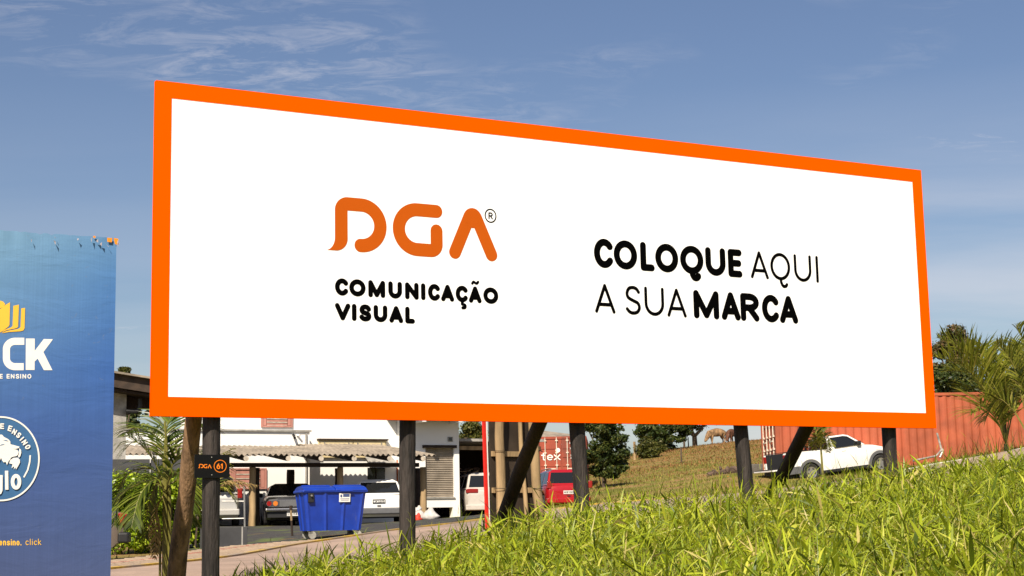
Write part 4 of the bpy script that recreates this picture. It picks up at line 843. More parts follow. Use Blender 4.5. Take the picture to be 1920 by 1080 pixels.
def car(name, label, loc, yaw, paint, L_, W, belt, roof, gh, wb, deck=None, r=.30, rear=None, cat='car', plate_='plate', pillars=(0, .3, .62, 1), pitch=0, rails=False, dblk=None, sill=.22):
    t = thing(name, label, cat, loc, (0, -pitch, yaw), None); hw = W/2; xr, xf = -L_/2, L_/2; rwx, fwx = wb
    topf = interp(deck or [(xr, belt-.15), (xr+.06, belt-.04), (xr+.2, belt), (gh[3], belt-.01), (xf-.5, belt-.12), (xf-.1, belt-.25), (xf, belt-.4)])
    wid = interp([(xr, hw*.90), (xr+.12, hw*.965), (xr+.6, hw), (xf-.8, hw), (xf-.2, hw*.93), (xf, hw*.82)])
    def bot(x):
        z = sill+(.08 if (x < xr+.15 or x > xf-.15) else 0)
        for c_ in (rwx, fwx):
            d = abs(x-c_)
            if d < r+.055: z = max(z, r+math.sqrt(max(0, (r+.055)**2-d*d)))
        return z
    st = sorted(set([round(x, 3) for x in list(np.linspace(xr, xf, 44))+[xr+.06, xr+.12, xf-.1, xf-.2]+[c_+s_*(r+.055)*k_ for c_ in (rwx, fwx) for s_ in (-1, 1) for k_ in (1.001, .999, .96, .85, .6, .3)]]))
    body = loft_body(t, 'body', paint, topf, bot, wid, st)
    # dark underbody fills the wheel housings
    MB().box((xr+.25, -hw*.82, sill-.02), (xf-.25, hw*.82, belt-.2)).build('underbody', M['blackp'], t, world=False)
    xb0, xt0, xt1, xb1 = gh; wbt, wrf = hw*.93, hw*.74; zb3 = belt-.02
    def G(f, h, s_):                                                  # a point on the cabin side
        xb, xt = xb0+(xb1-xb0)*f, xt0+(xt1-xt0)*f; return Vector((xb+(xt-xb)*h, s_*(wbt+(wrf-wbt)*h), zb3+(roof-.06-zb3)*h))
    mb = MB(); V = [G(0, 0, -1), G(1, 0, -1), G(1, 1, -1), G(0, 1, -1), G(0, 0, 1), G(1, 0, 1), G(1, 1, 1), G(0, 1, 1)]
    mb.add(V, [(0, 1, 2, 3), (7, 6, 5, 4), (0, 3, 7, 4), (1, 5, 6, 2), (3, 2, 6, 7)]); cab = mb.build('cabin', M[paint], t, world=False, bevel=.045, seg=3)
    mb = MB(); q = [Vector((xt0+.02, -wrf+.03, roof-.065)), Vector((xt1-.02, -wrf+.03, roof-.065)), Vector((xt1-.02, wrf-.03, roof-.065)), Vector((xt0+.02, wrf-.03, roof-.065))]
    q2 = [Vector((v.x+(.12 if v.x < 0 else -.12), v.y*.8, roof)) for v in q]; mb.add(q+q2, [(4, 5, 6, 7), (0, 1, 5, 4), (1, 2, 6, 5), (2, 3, 7, 6), (3, 0, 4, 7)]); mb.build('roof_panel', M[paint], t, world=False, bevel=.02)
    def pane(pts, nn, nm='window'):
        c = sum(pts, Vector())/4; o_ = Vector(nn).normalized()*.006
        mb = MB(); a = [p+o_ for p in pts]; b_ = [p-o_*.5 for p in pts]; mb.add(a+b_, [(0, 1, 2, 3), (7, 6, 5, 4), (0, 4, 5, 1), (1, 5, 6, 2), (2, 6, 7, 3), (3, 7, 4, 0)]); return mb.build(nm, M['glass'], t, world=False)
    for s_ in (-1, 1):
        for f0, f1 in zip(pillars, pillars[1:]):
            pane([G(f0+.035, .10, s_), G(f1-.03, .10, s_), G(f1-.035, .88, s_), G(f0+.045, .88, s_)], (0, s_, .25))
    for f, sg, nm in ((0, -1, 'rear_window'), (1, 1, 'windscreen')):
        a, b_, c_, d_ = G(f, .12, -1), G(f, .12, 1), G(f, .90, 1), G(f, .90, -1)
        for v in (a, b_, c_, d_): v.y *= .90
        pane([a, b_, c_, d_], (sg, 0, .5), nm)
    for x in (rwx, fwx):
        for s_ in (-1, 1): wheel(t, x, s_*(hw-.10), r, s_)
    for s_ in (-1, 1):
        MB().box((gh[3]-.35, s_*(hw+.02)-.07, belt+.03), (gh[3]-.22, s_*(hw+.02)+.09, belt+.17)).build('mirror', M['blackp'], t, world=False, bevel=.03)
        MB().box((-.25, s_*hw-.012, belt-.16), (-.07, s_*hw+.012, belt-.125)).build('door_handle', M[paint], t, world=False)
        if rails: MB().tube(cr([(xt0+.1, s_*(wrf-.08), roof-.03), (xt0+.2, s_*(wrf-.08), roof+.04), (xt1-.3, s_*(wrf-.08), roof+.04), (xt1-.1, s_*(wrf-.08), roof-.03)], 4), .018, 6).build('roof_rail', M['blackp'] if paint != 'carred' else M['rim'], t, world=False)
        MB().box((xf-.12, s_*hw*.62-.16, belt-.42), (xf+.004, s_*hw*.62+.16, belt-.28)).build('headlight', M['headl'], t, world=False, bevel=.02)
    # seams of the doors, as recessed dark lines standing 1 mm off the flank
    if rear: rear(t, xr, hw, belt)
    return t
def platepart(t, x, z, blk=False, txt='MCM9060', sx=-1, y=0):
    p_ = MB().box((x-.008, y-.20, z-.065), (x, y+.20, z+.065)).build('number_plate', M['plateblk' if blk else 'plate'], t, world=False)
    mpl = lambda u, v, o: wm(t) @ Vector((x-.008-o, y-u, v)); q = Ink(); word(q, mpl, txt, -.17, z-.035, z+.035, .051, .036, .011)
    tag(q.build('plate_number', M['white' if blk else 'ink'], t), kind='stuff')
def place(px, py, Y, yaw, L_, z=None):
    """ground point under the middle of the rear bumper -> centre of the car"""
    v = at(px, py, Y); h = Vector((math.cos(yaw), math.sin(yaw), 0)); c = Vector((v.x, v.y, 0))+h*L_/2; return (c.x, c.y, z if z is not None else v.z)
def rear_opala(t, xr, hw, belt):
    MB().box((xr-.012, -hw*.86, .60), (xr+.02, hw*.86, .82)).build('tail_panel', M['chrome'], t, world=False, bevel=.01)
    MB().box((xr-.016, -hw*.48, .62), (xr+.0, hw*.48, .80)).build('garnish', M['greyp'], t, world=False)
    for s_ in (-1, 1):
        for y, c in ((.74, 'tail'), (.55, 'amber')): 
            mb = MB().tube([(xr-.02, s_*y, .71), (xr-.045, s_*y, .71)], .075, 16); l = mb.build('tail_light', M[c], t, world=False)
            MB().tube([(xr-.02, s_*y, .71), (xr-.036, s_*y, .71)], .09, 16).build('lamp_ring', M['chrome'], l, world=False)
    MB().box((xr-.12, -hw*.97, .46), (xr-.03, hw*.97, .56)).build('bumper', M['chrome'], t, world=False, bevel=.03); platepart(t, xr-.05, .385, False, 'LXK1586')
    MB().box((xr-.03, -hw*.9, .28), (xr+.05, hw*.9, .45)).build('valance', M['blackp'], t, world=False)
def rear_hatch(bump='blackp', zl=(.72, .92), blk=True, wl=.10, ins=.02, ptxt='MCM9060', pz=.70, tailc='tail'):
    def f(t, xr, hw, belt):
        MB().box((xr-.10, -hw*.985, .30), (xr+.10, hw*.985, .50)).build('bumper', M[bump], t, world=False, bevel=.04, seg=3)
        for s_ in (-1, 1): MB().box((xr-.02, s_*(hw*.93)-wl, zl[0]), (xr+.10, s_*(hw*.93)+.015, zl[1])).build('tail_light', M[tailc], t, world=False, bevel=.02)
        platepart(t, xr-.012, pz, blk, ptxt); MB().box((xr-.03, -.06, .55), (xr-.005, .06, .58)).build('tailgate_latch', M['blackp'], t, world=False)
    return f
M['amber'] = mat('amber_lens', (.55, .16, .02), .3, .05, coat=.5)
ya = math.radians(101); yo_ = HP.pix(550, 987, 4.75).y; yw_ = HP.pix(711, 982, 4.95).y
car('parked_car', 'old black coupe with round tail lights and chrome bumper parked rear out under the carport', place(550, 987, yo_, ya, 4.6), ya, 'carblack', 4.6, 1.76, .93, 1.36, (-1.55, -.80, .55, 1.15), (-1.45, 1.35), r=.33, rear=rear_opala, pillars=(0, .5, 1),
    deck=[(-2.3, .80), (-2.24, .90), (-2.0, .95), (-1.5, .97), (1.1, .93), (2.0, .86), (2.25, .7), (2.3, .55)])
car('parked_car.001', 'boxy white station wagon with black number plate parked right of the blue bin', place(711, 982, yw_, math.radians(97), 4.1), math.radians(97), 'carwhite', 4.1, 1.62, .93, 1.40, (-2.0, -1.72, .35, .95), (-1.25, 1.2), r=.29, rear=rear_hatch('greyp', (.60, .86), True, .09))
car('parked_car.002', 'silver hatchback half hidden behind the first black billboard post', place(396, 986, 48.5, ya, 4.0), ya, 'carsilver', 4.0, 1.72, .98, 1.52, (-1.95, -1.6, .3, 1.15), (-1.25, 1.25), r=.31, rear=rear_hatch('carsilver', (.82, 1.12), False, .13, ptxt='MJX4420'), rails=True)
ye = math.radians(103)
car('parked_car.003', 'white compact SUV with roof rails parked at the woodshed left of the red sign edge', place(918, 972, 57.5, ye, 4.2), ye, 'carpearl', 4.2, 1.78, 1.08, 1.66, (-2.05, -1.72, .35, 1.15), (-1.3, 1.25), r=.34, rear=rear_hatch('carpearl', (.92, 1.07), False, .42, ptxt='QHD2214'), rails=True, sill=.30)
yr = math.radians(101)
car('parked_car.004', 'bright red hatchback with silver roof rails in front of the tex container', place(1067, 958, 60, yr, 4.0), yr, 'carred', 4.0, 1.72, 1.0, 1.57, (-1.93, -1.6, .35, 1.15), (-1.25, 1.25), r=.31, rear=rear_hatch('carred', (.85, 1.12), False, .13, ptxt='MKB7085'), rails=True)
yt = math.radians(180+12); tl = at(217, 1050, 29.5); tz = gz(tl.x, tl.y)
car('parked_car.005', 'taupe sedan whose tail sticks out from behind the blue sign by the hedge', (tl.x+math.cos(yt)*2.15, tl.y+math.sin(yt)*2.15+.85, tz+.02), yt, 'carbrown', 4.2, 1.66, .90, 1.38, (-1.45, -.9, .5, 1.1), (-1.3, 1.25), r=.3, rear=rear_hatch('blackp', (.62, .86), False, .2, ptxt='LZS3310', pz=.72), pillars=(0, .5, 1))
# pickup
yp = math.radians(17); pv = at(1512, 903, 53); kx = .97
pk = thing('pickup_truck', 'small white pickup truck with black wheel arches and open tailgate before the red container', 'pickup truck', (pv.x+1.25*math.cos(yp)*kx, pv.y+.8+1.25*math.sin(yp), pv.z+.13), (0, math.radians(-6.2), yp)); pk.scale = (kx, kx, kx)
hw = .80; r = .31
topf = interp([(-2.2, 1.03), (-2.15, 1.07), (-.46, 1.03), (.97, 1.04), (1.3, 1.0), (1.7, .90), (1.95, .74), (2.08, .56), (2.12, .45)])
wid = interp([(-2.2, hw*.95), (-1.8, hw), (1.3, hw), (1.9, hw*.9), (2.12, hw*.74)])
def botp(x):
    z = .30
    for c_ in (-1.25, 1.47):
        d = abs(x-c_)
        if d < r+.07: z = max(z, r+math.sqrt(max(0, (r+.07)**2-d*d)))
    return z
st = sorted(set([round(x, 3) for x in list(np.linspace(-.46, 2.12, 26))+[1.47+s_*(r+.07)*k_ for s_ in (-1, 1) for k_ in (1.001, .999, .96, .85, .6, .3)] if x <= 2.12]))
loft_body(pk, 'body', 'carwhite', topf, botp, wid, st)
# bed: two side walls, floor, front wall and the dropped tailgate
for s_ in (-1, 1):
    pts = [(-2.2, .40)]+[(-1.25+(r+.07)*math.cos(PI-PI*i/12), r+(r+.07)*math.sin(PI*i/12)) for i in range(13)][:]+[(-.465, .30), (-.465, 1.03), (-2.15, 1.08), (-2.2, 1.04)]
    pts = [p for p in pts]; MB().prism(pts, s_*hw, s_*(hw-.09)).build('bed_side', M['carwhite'], pk, world=False)
    MB().box((-2.17, s_*(hw-.045)-.06, 1.085), (-.5, s_*(hw-.045)+.06, 1.105)).build('rail_cap', M['blackp'], pk, world=False)
    for c_ in (-1.25, 1.47):
        P_ = [(c_+(r+.10)*math.cos(PI*i/16), s_*(hw+.012), r+(r+.10)*math.sin(PI*i/16)) for i in range(17)]; P_ = [(P_[0][0], P_[0][1], .2)]+P_+[(P_[-1][0], P_[-1][1], .2)]
        mb = MB()
        for a, b_ in zip(P_, P_[1:]):
            c0_ = Vector((c_, 0, r)); 
            def ext(p): v = Vector((p[0]-c_, 0, max(p[2]-r, 0) if p[2] > r else 0)); v = v.normalized()*.05 if v.length > 0 else v; return v
            ea, eb = ext(a), ext(b_); A, B_ = Vector(a), Vector(b_); o_ = Vector((0, -s_*.08, 0))
            mb.add([A-ea, B_-eb, B_+eb, A+ea, A-ea+o_, B_-eb+o_, B_+eb+o_, A+ea+o_], [(0, 1, 2, 3), (7, 6, 5, 4), (0, 4, 5, 1), (2, 6, 7, 3)])
        mb.build('wheel_arch', M['greyp'], pk, world=False)
    MB().box((-.80, s_*hw-.02, .24), (1.02, s_*hw+.02, .33)).build('sill_trim', M['blackp'], pk, world=False)
    MB().box((-2.21, s_*(hw+.012)-.035, .32), (-1.66, s_*(hw+.012)+.004, .58)).build('rear_cladding', M['greyp'], pk, world=False, bevel=.015)
    MB().box((-2.215, s_*(hw-.04)-.055, .78), (-2.10, s_*(hw-.04)+.055, 1.02)).build('tail_light', M['tail'], pk, world=False, bevel=.015)
    MB().box((.02, s_*hw-.01, .90), (.19, s_*hw+.022, .935)).build('door_handle', M['carwhite'], pk, world=False, bevel=.01)
    MB().box((.62, s_*(hw+.03)-.06, 1.04), (.78, s_*(hw+.03)+.13, 1.19)).build('mirror', M['blackp'], pk, world=False, bevel=.03)
    MB().box((1.72, s_*.55-.17, .68), (2.02, s_*.55+.17, .83)).build('headlight', M['headl'], pk, world=False, bevel=.03)
for s_ in (-1, 1): MB().box((-2.16, s_*(hw-.094)-.003, .56), (-.56, s_*(hw-.094)+.003, 1.07)).build('bed_liner', M['blackp'], pk, world=False)
MB().box((-2.18, -hw+.09, .52), (-.5, hw-.09, .56)).build('bed_floor', M['blackp'], pk, world=False); MB().box((-.55, -hw+.09, .56), (-.47, hw-.09, 1.03)).build('bed_front', M['blackp'], pk, world=False)
tg = MB().box((-2.68, -hw+.06, .50), (-2.23, hw-.06, .55)).build('tailgate', M['carwhite'], pk, world=False, bevel=.01); MB().box((-2.66, -hw+.1, .552), (-2.25, hw-.1, .575)).build('tailgate_liner', M['blackp'], tg, world=False)
MB().box((-2.28, -hw+.02, .30), (-2.16, hw-.02, .48)).build('rear_bumper', M['greyp'], pk, world=False, bevel=.03); MB().box((1.86, -hw*.9, .26), (2.2, hw*.9, .56)).build('front_bumper', M['greyp'], pk, world=False, bevel=.06, seg=3)
MB().box((-2.0, -.6, .2), (1.8, .6, .45)).build('underbody', M['blackp'], pk, world=False)
cabp = [(-.47, 1.0), (-.42, 1.40), (-.30, 1.47), (.25, 1.47), (.42, 1.43), (1.02, 1.02)]
mb = MB(); V = []
for s_ in (-1, 1):
    for x, z in cabp: V.append((x, s_*(hw*.95-(z-1.0)*.22), z))
n = len(cabp); mb.add(V, [tuple(range(n)), tuple(range(n, 2*n))[::-1]]+[(i, (i+1) % n, (i+1) % n+n, i+n) for i in range(n)]); mb.build('cabin', M['carwhite'], pk, world=False, bevel=.03, seg=3)
for s_ in (-1, 1):
    w_ = lambda x, z: (x, s_*(hw*.95-(z-1.0)*.22+.008), z)
    mb = MB(); P_ = [(-.20, 1.04), (.80, 1.06), (.36, 1.38), (.2, 1.41), (-.30, 1.40)]; mb.add([w_(*p) for p in P_], [tuple(range(5))]); 
    I_ = [(x, y-s_*.012, z) for x, y, z in [w_(*p) for p in P_]]; L0 = len(mb.v); mb.add(I_, [tuple(range(5))[::-1]]); mb.f += [(i, (i+1) % 5, (i+1) % 5+5, i+5) for i in range(5)]
    sw2 = mb.build('side_window', M['glass'], pk, world=False)
    mb = MB(); fr = [Vector(w_(*p))+Vector((0, s_*.004, 0)) for p in P_+[P_[0]]]
    for a, b_ in zip(fr, fr[1:]): mb.tube([a, b_], .013, 6)
    mb.build('window_seal', M['blackp'], sw2, world=False)
    mb = MB(); mb.tube([(.98, s_*(hw+.001), .36), (.98, s_*(hw+.001), .9)], .004, 4); mb.tube([(-.28, s_*(hw+.001), .36), (-.28, s_*(hw+.001), .95)], .004, 4); mb.build('door_seam', M['blackp'], pk, world=False)
mb = MB(); mb.add([(-.475, -.64, 1.06), (-.475, .64, 1.06), (-.435, .60, 1.38), (-.435, -.60, 1.38), (-.465, -.64, 1.06), (-.465, .64, 1.06), (-.425, .60, 1.38), (-.425, -.60, 1.38)], [(0, 1, 2, 3), (7, 6, 5, 4)]); mb.build('rear_window', M['glass'], pk, world=False)
mb = MB(); mb.add([(.98, -.68, 1.06), (.98, .68, 1.06), (.47, .58, 1.41), (.47, -.58, 1.41)], [(0, 1, 2, 3)]); mb.v = [(x+.012, y, z+.012) for x, y, z in mb.v]; mb.build('windscreen', M['glass'], pk, world=False)
mb = MB()
for s_ in (-1, 1): mb.tube(cr([(-.60, s_*.68, 1.09), (-.60, s_*.66, 1.40), (-.52, s_*.55, 1.53), (-.40, s_*.52, 1.51)], 4), .028, 8)
mb.tube([(-.60, -.66, 1.42), (-.60, .66, 1.42)], .028, 8); 
for z in (1.15, 1.21, 1.27, 1.33): mb.tube([(-.60, -.66, z), (-.60, .66, z)], .012, 6)
mb.build('roll_bar', M['blackp'], pk, world=False, smooth=True)
for x in (-1.25, 1.47):
    for s_ in (-1, 1): wheel(pk, x, s_*(hw-.08), r, s_)
# ------------------------------------------------------------------ blue wheeled bin
yd = math.radians(20); dp = at(616, 1010, 33.6); bin_ = thing('wheeled_bin', 'large blue plastic wheeled refuse bin with a white sticker standing on the kerb', 'bin', (dp.x, dp.y+.35, dp.z), (0, 0, yd))
bz0, bz1 = .17, .96; tw, td, bw, bd = .66, .43, .57, .33
def ringp(k_, z, n=None):
    """outline of the tub at height fraction k_, with vertical ribs"""
    w_, d_ = bw+(tw-bw)*k_, bd+(td-bd)*k_; out_ = []
    for (x0, y0), (x1, y1) in (((-1, -1), (1, -1)), ((1, -1), (1, 1)), ((1, 1), (-1, 1)), ((-1, 1), (-1, -1))):
        N_ = 26
        for i in range(N_):
            t_ = i/N_; x, y = x0+(x1-x0)*t_, y0+(y1-y0)*t_; px_, py_ = x*w_, y*d_; nn = Vector((y1-y0, -(x1-x0), 0)).normalized()
            e = min(t_, 1-t_); ch = .035*(1-e/.06) if e < .06 else 0
            lon = abs(x1-x0) > 0; rb = 0
            for c_ in ((.02, .34, .66, .98) if lon else (.03, .5, .97)):
                if abs(t_-c_) < .028: rb = .028
            out_.append((px_+nn.x*(rb-ch), py_+nn.y*(rb-ch), z))
    return out_
lv = [(0, bz0), (.02, bz0+.02), (.5, (bz0+bz1)/2), (1, bz1)]; rings = [ringp(k_, z) for k_, z in lv]; n = len(rings[0]); mb = MB(); mb.add([p for r_ in rings for p in r_], [(i*n+j, i*n+(j+1) % n, (i+1)*n+(j+1) % n, (i+1)*n+j) for i in range(len(lv)-1) for j in range(n)]); mb.f.append(tuple(range(n)))
tub = mb.build('tub', M['plastic'], bin_, world=False)
MB().box((-tw-.045, -td-.045, bz1), (tw+.045, td+.045, bz1+.055)).build('rim', M['plastic'], bin_, world=False, bevel=.02, seg=3)
for i, (x0, x1) in enumerate(((-tw-.02, .0), (.01, tw+.02))):
    mb = MB(); N_ = 10; V = []
    for j in range(N_+1):
        y = -td-.055+(2*td+.1)*j/N_; z = bz1+.06+.085*math.sin(PI*j/N_)**.6+(.01 if i else 0)
        V += [(x0, y, z), (x1, y, z-.005), (x1, y, bz1+.03), (x0, y, bz1+.03)]
    mb.add(V, [(4*j+a, 4*j+(a+1) % 4, 4*j+4+(a+1) % 4, 4*j+4+a) for j in range(N_) for a in range(4)]+[(0, 1, 2, 3), (4*N_+3, 4*N_+2, 4*N_+1, 4*N_)]); l = mb.build('lid', M['plastic'], bin_, world=False, bevel=.01)
    for u in (.2, .5, .8): x_ = x0+(x1-x0)*u; MB().tube([(x_-.1, -td*.2, bz1+.15), (x_+.1, -td*.2, bz1+.15)], .018, 6).build('lid_rib', M['plastic'], l, world=False)
MB().tube([(.1, -td-.075, bz1+.03), (.36, -td-.075, bz1+.03)], .014, 6).build('lid_handle', M['plastic'], bin_, world=False)
MB().box((-tw+.08, -td-.04, bz1-.20), (-tw+.20, -td+.02, bz1-.01)).build('lifting_bracket', M['blackp'], bin_, world=False, bevel=.01)
MB().tube([(-tw+.14, -td-.05, bz1-.06), (-tw+.14, -td-.09, bz1-.06)], .02, 8).build('trunnion', M['steel'], bin_, world=False)
stt = lambda u, v, o: wm(bin_) @ Vector((u, -(bd+(td-bd)*((v-bz0)/(bz1-bz0)))-.040-o, v))
q = Ink(); q.poly(stt, [(.08, bz1-.20), (.32, bz1-.20), (.32, bz1-.02), (.08, bz1-.02)]); sk = q.build('sticker', M['white'], bin_)
st2 = lambda u, v, o: stt(u, v, o+.003); M['stink'] = mat('sticker_ink', (.05, .08, .2), .6, .1); q = Ink(); q.poly(st2, [(.165, bz1-.095), (.305, bz1-.095), (.305, bz1-.035), (.165, bz1-.035)]); q.disc(st2, (.125, bz1-.075), .022, .03); q.ribbon(st2, [(.105, bz1-.135), (.30, bz1-.135)], .012, None); q.ribbon(st2, [(.12, bz1-.165), (.29, bz1-.165)], .007, None)
tag(q.build('sticker_print', M['stink'], sk), kind='stuff')
for x in (-bw+.08, bw-.08):
    for y in (-bd+.04, bd-.04):
        c_ = MB().box((x-.05, y-.03, .10), (x+.05, y+.03, bz0)).build('castor', M['steel'], bin_, world=False, bevel=.01)
        MB().tube([(x+.03, y-.03, .08), (x+.03, y+.03, .08)], .08, 14).build('castor_wheel', M['concrete'], c_, world=False)
# ------------------------------------------------------------------ leaves, fronds and blades
def quads(P, Nn, T, l, w_, fold=0.0):
    """leaf quads: centre P, normal Nn, long axis T, half length l, half width w_ (numpy)"""
    B = np.cross(Nn, T); B /= np.linalg.norm(B, axis=1)[:, None]+1e-9; l = l[:, None]; w_ = w_[:, None]
    V = np.stack([P-T*l, P-B*w_+Nn*w_*fold, P+T*l, P+B*w_+Nn*w_*fold], 1).reshape(-1, 3); F4 = np.arange(len(P)*4).reshape(-1, 4); return V, F4
def unit(n): v = rng.normal(size=(n, 3)); return v/np.linalg.norm(v, axis=1)[:, None]
def cloud(name, m, blobs, n, size, parent, origin, shell=.55, asp=.42, up=.4):
    """leaf cloud spread through several ellipsoid clumps; blobs: (x,y,z,rx,ry,rz)"""
    B = np.array(blobs, float); vol = B[:, 3]*B[:, 4]*B[:, 5]; vol = vol**.8; k = rng.choice(len(B), n, p=vol/vol.sum())
    d = unit(n); rad = shell+(1-shell)*rng.random(n)**.6; rad = np.where(rng.random(n) < .14, rad*1.35, rad); rad *= 1+.13*np.sin(d[:, 0]*7+k)*np.cos(d[:, 2]*9+k*2)
    P = B[k, :3]+d*B[k, 3:]*rad[:, None]-np.array(origin)
    nn = d*.6+unit(n)*.8+np.array([0, 0, up]); nn /= np.linalg.norm(nn, axis=1)[:, None]
    T = np.cross(nn, unit(n)); T /= np.linalg.norm(T, axis=1)[:, None]; sz = size*(.45+.95*rng.random(n))
    V, F4 = quads(P, nn, T, sz, sz*asp, .25); return npmesh(name, V, F4, np.zeros((0, 3), int), m, parent)
def tree(name, label, cat, base, trunk_top, blobs, n, size, m, tr=.15, limbs=6, group=None, shell=.5):
    o = tuple(base); t = thing(name, label, cat, o, (0, 0, 0), group); mb = MB(); b_, tt = Vector(base), Vector(trunk_top); mid = b_.lerp(tt, .5)+Vector((random.uniform(-.2, .2), 0, 0))
    mb.tube(cr([b_-Vector((0, 0, .3)), mid, tt], 4), list(np.linspace(tr, tr*.65, 9)), 8)
    for bl in sorted(blobs, key=lambda q: -q[3])[:limbs]:
        e = Vector(bl[:3]); s0 = b_.lerp(tt, random.uniform(.6, 1)); mb.tube(cr([s0, s0.lerp(e, .5)+Vector((random.uniform(-.2, .2), random.uniform(-.2, .2), .15)), e], 3), list(np.linspace(tr*.5, tr*.12, 7)), 6)
    mb.build('trunk', M['bark'], t); c = cloud('crown', m, blobs, n, size, None, o, shell); c.parent = t; return t
def blobs_px(cx_, cy_, rx, ry, Y, n, r, seed=0, dy=1.0, keep=None):
    """random clumps filling a region as seen from the front, given a real depth"""
    rr = random.Random(seed); out_ = []; s_ = Y/2957.5
    while len(out_) < n:
        a, b_, c_ = rr.uniform(-1, 1), rr.uniform(-1, 1), rr.uniform(-1, 1)
        if a*a+b_*b_+c_*c_ > 1: continue
        v = at(cx_+a*rx, cy_+b_*ry, Y); q = r*rr.uniform(.6, 1.25); out_.append((v.x, v.y+c_*rx*s_*dy, v.z, q, q, q*rr.uniform(.6, .85)))
    return out_
def base_at(px, py, Y): v = at(px, py, Y); return (v.x, v.y, gz(v.x, v.y))
# hill trees
tree('tree', 'dense dark green tree at the left foot of the pasture, right of the tex container', 'tree', base_at(1133, 905, 73), at(1136, 850, 73), blobs_px(1138, 835, 48, 64, 73, 70, .27, 1), 13000, .09, LF['dark'], .12)
tree('tree', 'spreading dark tree with ragged foliage on the middle of the hill skyline', 'tree', base_at(1245, 852, 122), at(1245, 815, 122), blobs_px(1240, 808, 54, 38, 122, 70, .40, 2), 12000, .13, LF['dark'], .18)
tree('bush', 'low leafy bush below the spreading hill tree', 'bush', base_at(1215, 862, 112), at(1215, 850, 112), blobs_px(1216, 842, 27, 14, 112, 10, .5, 3), 5000, .10, LF['olive'], .05)
tree('bush', 'scrubby olive bush at the right foot of the dark tree by the fence post', 'bush', base_at(1128, 880, 76), at(1130, 870, 76), blobs_px(1132, 868, 18, 12, 76, 8, .28, 4), 3000, .07, LF['olive'], .03)
# forked tree beside the cows
fb = Vector(base_at(1303, 834, 129)); ft = thing('tree', 'forked bare trunked tree with thin crown beside the grazing cows', 'tree', tuple(fb)); mb = MB(); fk = at(1302, 818, 129)
mb.tube(cr([fb-Vector((0, 0, .3)), (fb+fk)/2, fk], 3), list(np.linspace(.22, .19, 7)), 8)
for ends in (((1289, 808), (1281, 800), (1268, 790)), ((1312, 808), (1318, 799), (1325, 786)), ((1297, 806), (1296, 790), (1292, 770))): mb.tube(cr([fk]+[at(x, y, 129+random.uniform(-1, 1)) for x, y in ends], 3), list(np.linspace(.15, .05, 10)), 7)
mb.build('trunk', M['bark'], ft); c = cloud('crown', LF['dark'], blobs_px(1300, 782, 46, 18, 129, 14, .7, 5)+blobs_px(1275, 800, 10, 4, 129, 3, .3, 15), 6000, .11, None, tuple(fb)); c.parent = ft
tree('tree', 'bright green tree top showing above the woodshed roof', 'tree', base_at(876, 960, 80), at(876, 820, 80), blobs_px(876, 812, 24, 17, 80, 9, .45, 6), 5000, .09, LF['olive'], .12)
tree('conifer', 'grey green tree behind the concrete pillar at the left', 'tree', base_at(240, 960, 70), at(240, 800, 70), blobs_px(236, 790, 24, 24, 70, 12, .3, 7), 3600, .08, LF['dark'], .1)
tree('tree', 'tree whose top just clears the dark roof beside the blue sign', 'tree', base_at(232, 960, 62), at(232, 740, 62), blobs_px(232, 694, 14, 8, 62, 6, .16, 8), 1600, .06, LF['olive'], .08)
tree('tree', 'tall reddish green tree behind the container right of the billboard', 'tree', base_at(1800, 850, 70), at(1795, 760, 70), blobs_px(1790, 680, 48, 62, 70, 50, .36, 9), 15000, .085, LF['reddish'], .18)
tree('bush', 'dark rounded bush rising over the container edge beside the billboard', 'bush', base_at(1770, 850, 66), at(1775, 760, 66), blobs_px(1782, 722, 52, 26, 66, 16, .5, 10), 9000, .09, LF['dark'], .1)
tree('tree', 'ragged tree behind the right hand palm at the photo edge', 'tree', base_at(1915, 850, 68), at(1912, 740, 68), blobs_px(1915, 705, 46, 50, 68, 40, .32, 11), 9000, .08, LF['reddish'], .15)
# hedge
hg = []; hb = base_at(300, 1035, 34)
rr = random.Random(12)
for i in range(120):
    px = rr.uniform(208, 384); dY = rr.uniform(-.2, 1.2); py = rr.uniform(897, 1026-(px-208)*.10); v = at(px, py, 33.3+dY+(px-208)*.004); q = .22*rr.uniform(.8, 1.25); hg.append((v.x, v.y, v.z, q, q, q))
ht = thing('hedge', 'bright green leafy hedge between the blue sign and the first billboard post', 'hedge', hb); c = cloud('foliage', LF['hedge'], hg, 34000, .042, None, hb, .35, .5, .5); c.parent = ht
mb = MB()
for i in range(14): px = 215+i*12.5; v = at(px, 1030, 33.9); z = gz(v.x, v.y); mb.tube([(v.x, v.y, z-.1), (v.x+.1, v.y, z+1.2)], .02, 5)
tag(mb.build('stems', M['bark'], ht), kind='stuff')
